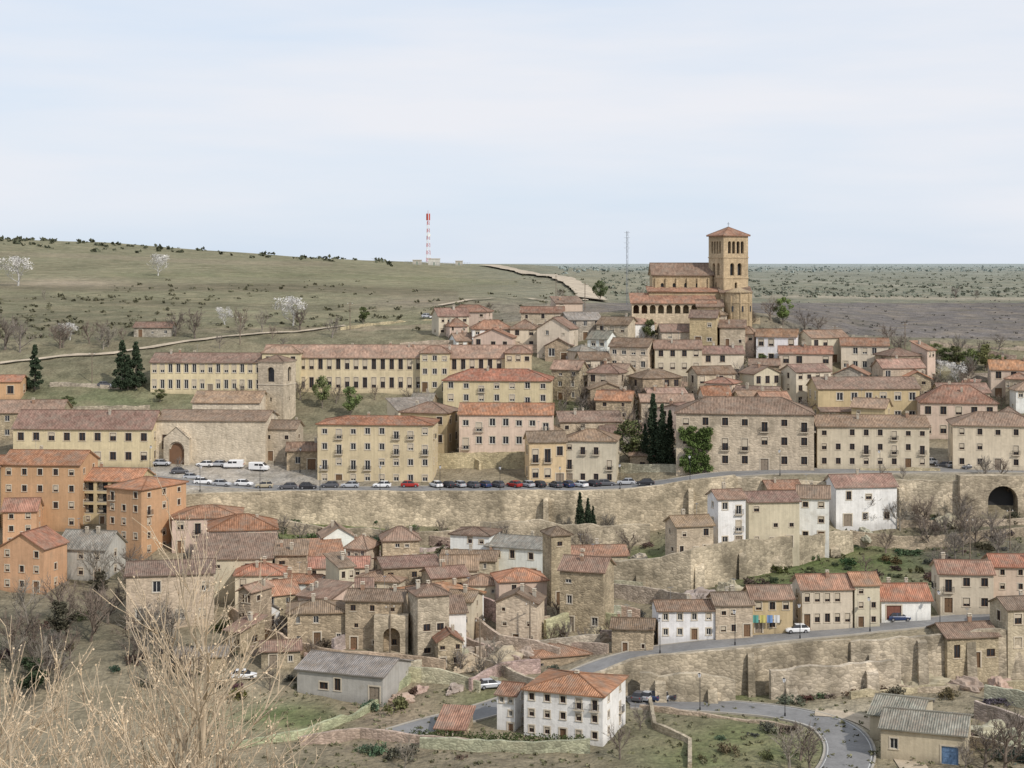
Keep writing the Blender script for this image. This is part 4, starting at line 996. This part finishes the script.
def tree(kind,u,v,hpx,color,label,wf=1.0,Y=None,group=None,chk=False):
    Yy=Y or inv(u,v); X=(u-CX)*Yy/F
    if Yy<400 and roadd(X,Yy)<.5: return False
    if chk and infoot(X,Yy): return False
    z=surf(X,Yy); t,c,hh=KT[kind]
    s=hpx*Yy/F/hh
    nm={'bar':'bare_tree','blo':'blossom_tree','lea':'leafy_tree','cyp':'cypress_tree','con':'conifer_tree'}[kind[:3]]
    e=obj(nm,None,loc=(X,Yy,z),rz=rnd.uniform(0,6.28),label=label,cat='tree',group=group or nm.replace('_',' ')+'s around the town',scale=(s*wf,s*wf,s))
    obj('trunk',t,e,color=BC if kind[0]!='b' else color); obj('crown',c,e,color=color); return True
DG=(.043,.06,.035); OG=(.11,.13,.055); YG=(.17,.19,.075)
for u,v,h in ((35,389,46),(122,389,50),(136,389,48),(128,390,36)): tree('conifer%d'%rnd.randrange(2),u,v,h,DG,'dark green conifer on the terrace above the town')
for u,v,h in ((653,464,72),(662,466,64),(670,465,56),(645,464,42),(580,541,50),(588,541,44),(593,541,36)): tree('cypress%d'%rnd.randrange(2),u,v,h,DG,'slim dark cypress beside stone walls',.95)
for u,v,h,c,w in ((602,662,40,(.06,.085,.035),1.3),(650,342,24,OG,1),(218,594,26,DG,1.1),(600,300,22,OG,1.1),(783,326,30,YG,1),(985,372,28,YG,1.1),(955,368,24,OG,1.2),(970,372,24,YG,1.3),(68,412,18,OG,1.4),(350,418,34,YG,1),(218,390,22,YG,.9),(322,408,34,YG,.8),(363,324,18,OG,1),(685,362,16,DG,1.3),(762,370,16,OG,1.5),(630,464,46,OG,1.2),(30,700,45,DG,1.2),(60,640,40,(.08,.075,.05),1.3),(100,600,30,(.07,.07,.04),1.2),(935,362,20,YG,1.4),(752,372,14,OG,1.6),(945,366,20,OG,1.5),(1000,372,18,YG,1.5),(610,400,24,OG,1.4),(720,382,16,OG,1.4),(825,382,16,YG,1.3),(160,402,14,OG,1.5)):
    tree('leafy%d'%rnd.randrange(2),u,v,h,[k*rnd.uniform(.9,1.1) for k in c],'green leafy tree among the stone houses',w)
for u,v,h in ((18,286,30),(158,275,22),(293,326,30),(958,384,22),(600,362,16),(940,375,16),(870,528,20),(610,350,14),(640,365,16),(70,340,18),(225,325,18)): tree('bloom%d'%rnd.randrange(2),u,v,h,(.55,.53,.50),'pale blossoming almond tree on the slope',1.3)
bt=[(195,338,34),(175,336,30),(240,334,30),(262,333,26),(60,348,30),(20,352,36),(5,350,40),(90,344,26),(300,330,26),(45,300,12),(804,332,26),(820,334,22),(770,320,26),(750,325,18),(868,525,40),(900,530,40),(925,528,36),(890,528,30),(945,540,30),(640,730,30),(620,760,40),(800,760,44),(790,770,50),(810,768,42),(985,768,50),(1005,770,60),(1018,760,60),(965,770,30),(60,620,50),(30,625,55),(90,640,60),(140,650,50),(10,660,60),(50,690,60),(205,560,30),(190,575,30),(300,545,26),(285,560,24),(270,690,30),(490,548,26),(500,550,30),(640,450,50),(625,440,40),(615,420,34),(630,400,30),(570,400,40),(560,390,30),(585,388,26),(650,410,26),(470,400,20),(410,410,26),(300,400,24),(336,404,22),(240,400,18),(375,400,16),(640,360,18),(720,400,18),(955,300,14),(975,302,12),(735,570,16),(780,560,16),(960,545,34),(975,548,40),(990,540,36),(940,575,30),(600,700,26),(405,768,34),(180,470,16),(30,470,20),(640,300,16),(560,300,14),(490,312,12),(860,360,16),(905,370,18),(935,372,22),(1010,500,30),(850,680,24),(770,676,18),(700,690,18),(395,640,20),(330,640,16)]
TC=[(.21,.18,.155),(.17,.14,.115),(.25,.22,.18),(.19,.15,.12)]
for u,v,h in bt: tree('bare%d'%rnd.randrange(3),u,v,h,rnd.choice(TC),'leafless grey-brown tree on the slope',rnd.uniform(1,1.4))
for (a,b,c,d,n,h0,h1) in ((0,350,336,352,12,14,28),(560,1010,345,440,54,16,30),(225,640,550,680,38,16,32),(230,680,533,550,16,14,28),(900,1024,515,560,12,20,34),(380,640,390,470,16,18,34),(0,200,575,700,26,30,60),(640,740,590,640,4,14,22),(850,1000,470,480,5,14,24),(860,1024,535,600,8,18,30)):
    k=0
    for _ in range(n*8):
        if k>=n: break
        if tree('bare%d'%rnd.randrange(3),rnd.uniform(a,b),rnd.uniform(c,d),rnd.uniform(h0,h1),rnd.choice(TC),'leafless grey-brown tree on the slope',rnd.uniform(1,1.4),chk=True): k+=1
SH=[]
for i in range(4):
    c=MB(); r=random.Random(i+70); cl=[((r.uniform(-1,1),r.uniform(-.9,.9),r.uniform(.2,1.0)),r.uniform(.3,.6)) for _ in range(12)]
    leaves(c,cl,600,.10,i+3); SH.append(c.mesh('shrub'))
NS=[0]
def shrub(u,v,s,c,Y=None,lab='low scrubby bush on the dry slope'):
    Yy=Y or inv(u,v); X=(u-CX)*Yy/F
    if Yy<400 and roadd(X,Yy)<1.2: return
    if infoot(X,Yy,.8) or NS[0]>=298: return
    NS[0]+=1
    obj('shrub',SH[rnd.randrange(4)],loc=(X,Yy,surf(X,Yy)-.1),rz=rnd.uniform(0,6),color=c,label=lab,cat='bush',group='scrub bushes on the slopes',scale=(s*rnd.uniform(.8,1.5),s*rnd.uniform(.8,1.3),s*rnd.uniform(.6,1.2)))
areas=[(270,410,512,552,16,(.075,.095,.042)),(720,945,545,590,46,(.075,.085,.045)),(610,690,556,590,10,(.075,.095,.042)),(690,860,690,765,16,(.14,.13,.075)),(640,950,690,700,20,(.10,.10,.06)),(360,500,690,765,16,(.13,.11,.075)),(190,330,590,700,10,(.11,.10,.065)),(930,1024,515,560,16,(.09,.08,.06)),(555,640,380,440,16,(.07,.08,.045)),(0,200,590,700,18,(.09,.08,.055)),(540,700,640,720,10,(.11,.11,.065)),(960,1024,700,765,10,(.11,.10,.07)),(640,1000,350,430,30,(.09,.095,.05)),(230,640,560,670,32,(.09,.095,.05)),(230,700,530,550,34,(.10,.105,.06))]
for a,b,c,d,n,colr in areas:
    for _ in range(n): shrub(rnd.uniform(a,b),rnd.uniform(c,d),rnd.uniform(.5,1.5),[k*rnd.uniform(.7,1.35) for k in colr])
def scrub_field(name,n,fn,color,size,label):
    mb=MB(); r=random.Random(5)
    for _ in range(n):
        u,v=fn(r); Yy=inv(u,v); X=(u-CX)*Yy/F; z=float(gbase(np.array([X]),np.array([Yy]))[0]); s=size*r.uniform(.4,1.5)
        for k in range(7):
            p=Vector((X+r.uniform(-1,1)*s*.8,Yy+r.uniform(-1,1)*s*.8,z+r.uniform(.1,.6)*s)); a=Vector((r.uniform(-1,1),r.uniform(-1,1),r.uniform(-1,1))).normalized(); b=a.orthogonal().normalized(); a=a.cross(b)
            q=s*.45; mb.face([p-a*q-b*q*.6,p+a*q-b*q*.6,p+a*q*.8+b*q*.7,p-a*q*.7+b*q*.6],'leaf')
    obj(name,mb.mesh(name),color=color,label=label,cat='bushes',kind='stuff')
def crest(u): return float(np.interp(u,[0,100,200,300,400,470],[238,243,250,256,261,264]))
scrub_field('crest_scrub',110,lambda r:(lambda u:(u,crest(u)+.4+r.random()**2.5*7))(r.random()**1.7*400),(.08,.085,.055),2.2,'dark bushes scattered along the hill crest')
def clus(r):
    c=r.choice([(60,315,50,8),(180,322,60,8),(330,318,60,6),(250,290,80,5),(440,310,40,5),(560,290,25,8),(30,330,40,8),(120,300,60,3)])
    return (min(600,max(0,r.gauss(c[0],c[2]))),min(338,max(272,r.gauss(c[1],c[3]))))
scrub_field('hill_scrub',420,clus,(.115,.11,.07),.95,'low bushes clustered over the grassy hill')
scrub_field('plain_scrub',1100,lambda r:(r.uniform(600,1100),272+r.random()*26),(.17,.18,.14),1.2,'holm oak scrub dotted over the plain')
scrub_field('distant_woodland',600,lambda r:(r.uniform(560,1100),266+r.random()*6),(.25,.285,.265),2.2,'far haze-tinted holm oak woodland on the plain')  # pale bluish leaf colour has the distance haze mixed in
scrub_field('field_scrub',260,lambda r:(r.uniform(760,1060),r.uniform(302,350)),(.13,.12,.105),.45,'low scrub on the dark stony field')
scrub_field('terrace_weeds',900,lambda r:(r.uniform(200,1024),r.uniform(530,600)),(.12,.12,.065),.45,'dry weeds and low tufts on the lower terraces')
scrub_field('valley_weeds',900,lambda r:(r.uniform(200,1024),r.uniform(690,785)),(.15,.145,.085),.35,'dry weeds and tufts on the valley floor')
c=MB(); r=random.Random(4); cl=[]
for _ in range(110): cl.append(((r.uniform(-3.4,3.4),r.uniform(-.3,.3),r.uniform(0,9.8)),r.uniform(.5,.9)))
leaves(c,cl,8000,.17,5,1); pI=G(694,469); obj('ivy',c.mesh('ivy'),loc=(pI.x,pI.y-3.6,pI.z),rz=math.radians(-7),color=(.10,.14,.045),label='dense green ivy covering the corner of palace',cat='plant')
def hedge(uv,h,label):
    c=MB(); cl=[]; pts=[G(u,v) for u,v in uv]; o=pts[0]
    for i in range(len(pts)-1):
        L=(pts[i+1]-pts[i]).length; n=int(L/.7)
        for k in range(n): cl.append((tuple(pts[i].lerp(pts[i+1],k/n)-o+Vector((0,0,h*.45))),h*.55))
    leaves(c,cl,len(cl)*110,.12,3); obj('hedge',c.mesh('hedge'),loc=o,color=(.07,.09,.035),label=label,cat='hedge')
hedge([(415,742),(470,745),(520,747),(588,748)],2.0,'clipped dark green hedge by the white house'); hedge([(610,470),(645,471),(680,470)],1.4,'dark green hedge beside the palace')

# foreground bare trees
for (u,Yy,ht,st,sd,sp,n1,n2,n3,lc,r0) in ((168,27,8.2,1,5,.55,13,6,3,.34,.085),(140,28,6.6,2,6,.5,7,5,3,.36,.06),(200,27.5,6.2,2,9,.5,6,5,3,.34,.055),(20,24,5.3,2,8,.65,7,5,3,.40,.06),(85,25,4.9,2,12,.6,7,5,3,.40,.055),(240,29,5.2,2,15,.55,6,5,3,.38,.05),(-30,25,5.6,2,19,.65,7,6,3,.4,.055),(55,22,4.2,3,23,.7,7,5,3,.4,.05)):
    t,c=branchy(sd,ht,n1,n2,n3,sp,r0,stems=st,up=.36,l1=lc,tw=.0064,buds=3,th0=.7)
    X=(u-CX)*Yy/F; z=float(gz(X,Yy)[0])
    e=obj('bare_tree',None,loc=(X,Yy,z),label='leafless pale tan tree with fine budding twigs',cat='tree',group='pale bare trees on near slope')
    obj('trunk',t,e,color=(.47,.38,.27)); obj('crown',c.mesh('crown'),e,color=(.62,.49,.34))

# ------------------------------------------------------------------ masts, poles, lamps
def mast():
    Yy=1140; b=P(428,264,Yy); Ht=55*Yy/F; mb=MB(); n=12
    for i in range(n):
        z0=Ht*.8*i/n; z1=Ht*.8*(i+1)/n; m='white' if i%2==0 else 'red'; w0=1.9-1.0*i/n; w1=1.9-1.0*(i+1)/n
        A=[(math.cos(a)*w0,math.sin(a)*w0,z0) for a in (.3,2.4,4.5)];B=[(math.cos(a)*w1,math.sin(a)*w1,z1) for a in (.3,2.4,4.5)]
        for k in range(3):
            mb.tube(A[k],B[k],.17,.17,m,4); mb.tube(A[k],B[(k+1)%3],.08,.08,m,3); mb.tube(B[k],B[(k+1)%3],.08,.08,m,3)
    mb.tube((0,0,Ht*.8),(0,0,Ht),.22,.1,'red',5)
    e=obj('antenna_mast',mb.mesh('antenna_mast'),loc=(b.x,b.y,b.z-1),label='red and white lattice radio mast on hill crest',cat='mast')
    a=MB(); a.box(-.4,-.3,0,.4,.3,4.8,'red')
    pm=a.mesh('antenna_panel')
    for i,an in enumerate((.3,2.4,4.5)): obj('antenna_panel',pm,e,(math.cos(an)*1.1,math.sin(an)*1.1,Ht*.82),an)
    a=MB(); a.tube((0,-.3,0),(0,.3,0),1.1,1.1,'white',14); obj('antenna_dish',a.mesh('antenna_dish'),e,(.9,-1.2,Ht*.55))
mast()
def cabin(u,v,w,h,c):
    g=G(u,v); mb=MB(); mb.box(-w/2,0,-1,w/2,4,h,'plaster'); e=obj('equipment_cabin',None,loc=g,label='small pale equipment cabin beside the radio mast',cat='cabin')
    obj('wall',mb.mesh('wall'),e,color=c); mb=MB(); mb.box(-w/2-.3,-.3,h+.003,w/2+.3,4.3,h+.3,'surround'); obj('roof',mb.mesh('roof'),e); mb=MB(); mb.box(-.5,-.06,0,.5,-.003,2.1,'door_wood'); obj('door',mb.mesh('door'),e,color=(.2,.25,.2))
cabin(417,264.5,6,3,(.5,.47,.4)); cabin(434,264.8,8,4.5,(.6,.58,.52)); cabin(459,265.2,5,3,(.5,.47,.4))
mb=MB(); g0=G(405,265.2); g1=G(470,266)
for i in range(24):
    p=g0.lerp(g1,i/23)-g0; p.z=surf((g0+p).x,(g0+p).y)-g0.z; mb.tube(p,p+Vector((0,0,2.6)),.09,.09,'metal',4)
    if i: mb.tube(pp+Vector((0,0,2.4)),p+Vector((0,0,2.4)),.06,.06,'metal',3); mb.tube(pp+Vector((0,0,1.3)),p+Vector((0,0,1.3)),.06,.06,'metal',3)
    pp=p
obj('wire_fence',mb.mesh('wire_fence'),loc=g0,label='wire fence around the radio mast compound',cat='fence')
g=P(627,290,620); mb=MB(); 
for i in range(13):
    z0=i*2.2;z1=z0+2.2
    for k in range(3):
        a=k*2.09; mb.tube((.4*math.cos(a),.4*math.sin(a),z0),(.4*math.cos(a),.4*math.sin(a),z1),.07,.07,'metal',3); mb.tube((.4*math.cos(a),.4*math.sin(a),z0),(.4*math.cos(a+2.09),.4*math.sin(a+2.09),z1),.04,.04,'metal',3)
for z in (22,24,26,28): mb.tube((-1.2,0,z),(1.2,0,z),.06,.06,'metal',4)
gg=surf(g.x,g.y); obj('radio_mast',mb.mesh('radio_mast'),loc=(g.x,g.y,gg),label='thin grey lattice aerial mast behind the houses',cat='mast')
lm=MB(); lm.tube((0,0,0),(0,0,5.2),.07,.05,'iron',6); lm.tube((0,0,0),(0,0,.5),.14,.12,'iron',8); lm.tube((0,0,5.2),(.9,0,5.5),.04,.03,'iron',5); LP=lm.mesh('street_lamp')
lm=MB(); lm.hexa([(-.15,-.15,-.5),(.15,-.15,-.5),(.15,.15,-.5),(-.15,.15,-.5),(-.24,-.24,0),(.24,-.24,0),(.24,.24,0),(-.24,.24,0)],'lampw'); lm.tube((0,0,0),(0,0,.2),.26,.03,'iron',6); LH=lm.mesh('lamp_head')
for u,v in ((200,492),(260,492),(320,491),(380,491),(440,491),(500,491),(560,491),(620,490),(690,480),(780,475),(880,477),(660,653),(735,646),(800,640),(870,633),(940,626),(700,710),(785,716),(150,470),(300,473)):
    Yy=inv(u,v); X=(u-CX)*Yy/F; o=obj('street_lamp',LP,loc=(X,Yy,surf(X,Yy)),label='black iron street lamp beside the road',cat='street lamp',group='street lamps along the roads',rz=math.pi/2); obj('lamp_head',LH,o,(.9,0,5.5))
pm=MB(); pm.tube((0,0,-.3),(0,0,8.5),.16,.1,'bark',7); pm.box(-.9,-.06,7.7,.9,.06,7.85,'bark')
for x in(-.7,0,.7): pm.tube((x,0,7.85),(x,0,8.1),.06,.04,'white',5)
PL=pm.mesh('utility_pole')
for u,v in ((647,300),(556,296),(92,383),(240,345),(350,330),(585,310),(835,355),(905,352),(480,668),(390,655),(970,560),(1010,548),(530,650)):
    Yy=inv(u,v); X=(u-CX)*Yy/F; obj('utility_pole',PL,loc=(X,Yy,surf(X,Yy)),color=(.2,.16,.12),label='wooden utility pole with a crossarm',cat='utility pole',group='utility poles across the hillside',rz=.4)
g=G(764,634)
for i,c in enumerate([(.1,.3,.26),(.5,.45,.15),(.15,.25,.45),(.6,.6,.6)]):
    mb=MB()
    for k in range(6):
        x0=k*.16;x1=x0+.16; mb.face([(x0,.06*math.sin(k*1.3),0),(x1,.06*math.sin((k+1)*1.3),0),(x1,.1*math.sin((k+1)*1.3),-1.3),(x0,.1*math.sin(k*1.3),-1.3)],'cloth')
    obj('hanging_laundry',mb.mesh('hanging_laundry'),loc=(g.x+i*1.2-2,g.y-.8,g.z+3.6),color=c,label='coloured cloth hanging on a house front',cat='laundry',group='laundry hung on the house front')
# ------------------------------------------------------------------ light, world, camera
sdir=Vector((.56,-.62,.70)).normalized()
L=bpy.data.lights.new('sun','SUN'); L.energy=3.1; L.angle=math.radians(1.8); L.color=(1,.94,.86)
so=bpy.data.objects.new('sun',L); col.objects.link(so); so.rotation_euler=sdir.to_track_quat('Z','Y').to_euler()
w=bpy.data.worlds.new('World'); sc.world=w; w.use_nodes=True; nt=w.node_tree; bg=nt.nodes['Background']
sky=N(nt,'ShaderNodeTexSky',sky_type='NISHITA'); sky.sun_disc=False; sky.sun_elevation=math.asin(sdir.z); sky.sun_rotation=math.atan2(sdir.x,sdir.y); sky.air_density=1.0; sky.dust_density=1.0
tc=N(nt,'ShaderNodeTexCoord').outputs['Generated']
base=mixc(nt,.86,sky.outputs[0],(5.7,6.55,7.75))
f=noise_fac(nt,tc,2.3,0,.95,6,(1,1,7.5),.33,.64)
f2=noise_fac(nt,tc,1.1,.5,1.0,3,(1,1,5),.3,.62)
mu=N(nt,'ShaderNodeMath',operation='MULTIPLY'); nt.links.new(f,mu.inputs[0]); nt.links.new(f2,mu.inputs[1])
c=mixc(nt,mu.outputs[0],base,(6.95,7.05,7.45))
nt.links.new(c,bg.inputs['Color']); bg.inputs['Strength'].default_value=.122
cam=bpy.data.cameras.new('camera'); co=bpy.data.objects.new('camera',cam); col.objects.link(co); co.location=(0,0,ZC); co.rotation_euler=(math.pi/2,0,0)
cam.sensor_width=36; cam.lens=F/1024*36; cam.shift_y=-(384-HV)/1024; cam.clip_end=40000; cam.clip_start=.5
sc.camera=co
sc.view_settings.view_transform='Standard'; sc.view_settings.look='None'; sc.view_settings.exposure=0
print('objects',len(bpy.data.objects),'shrubs',NS[0])
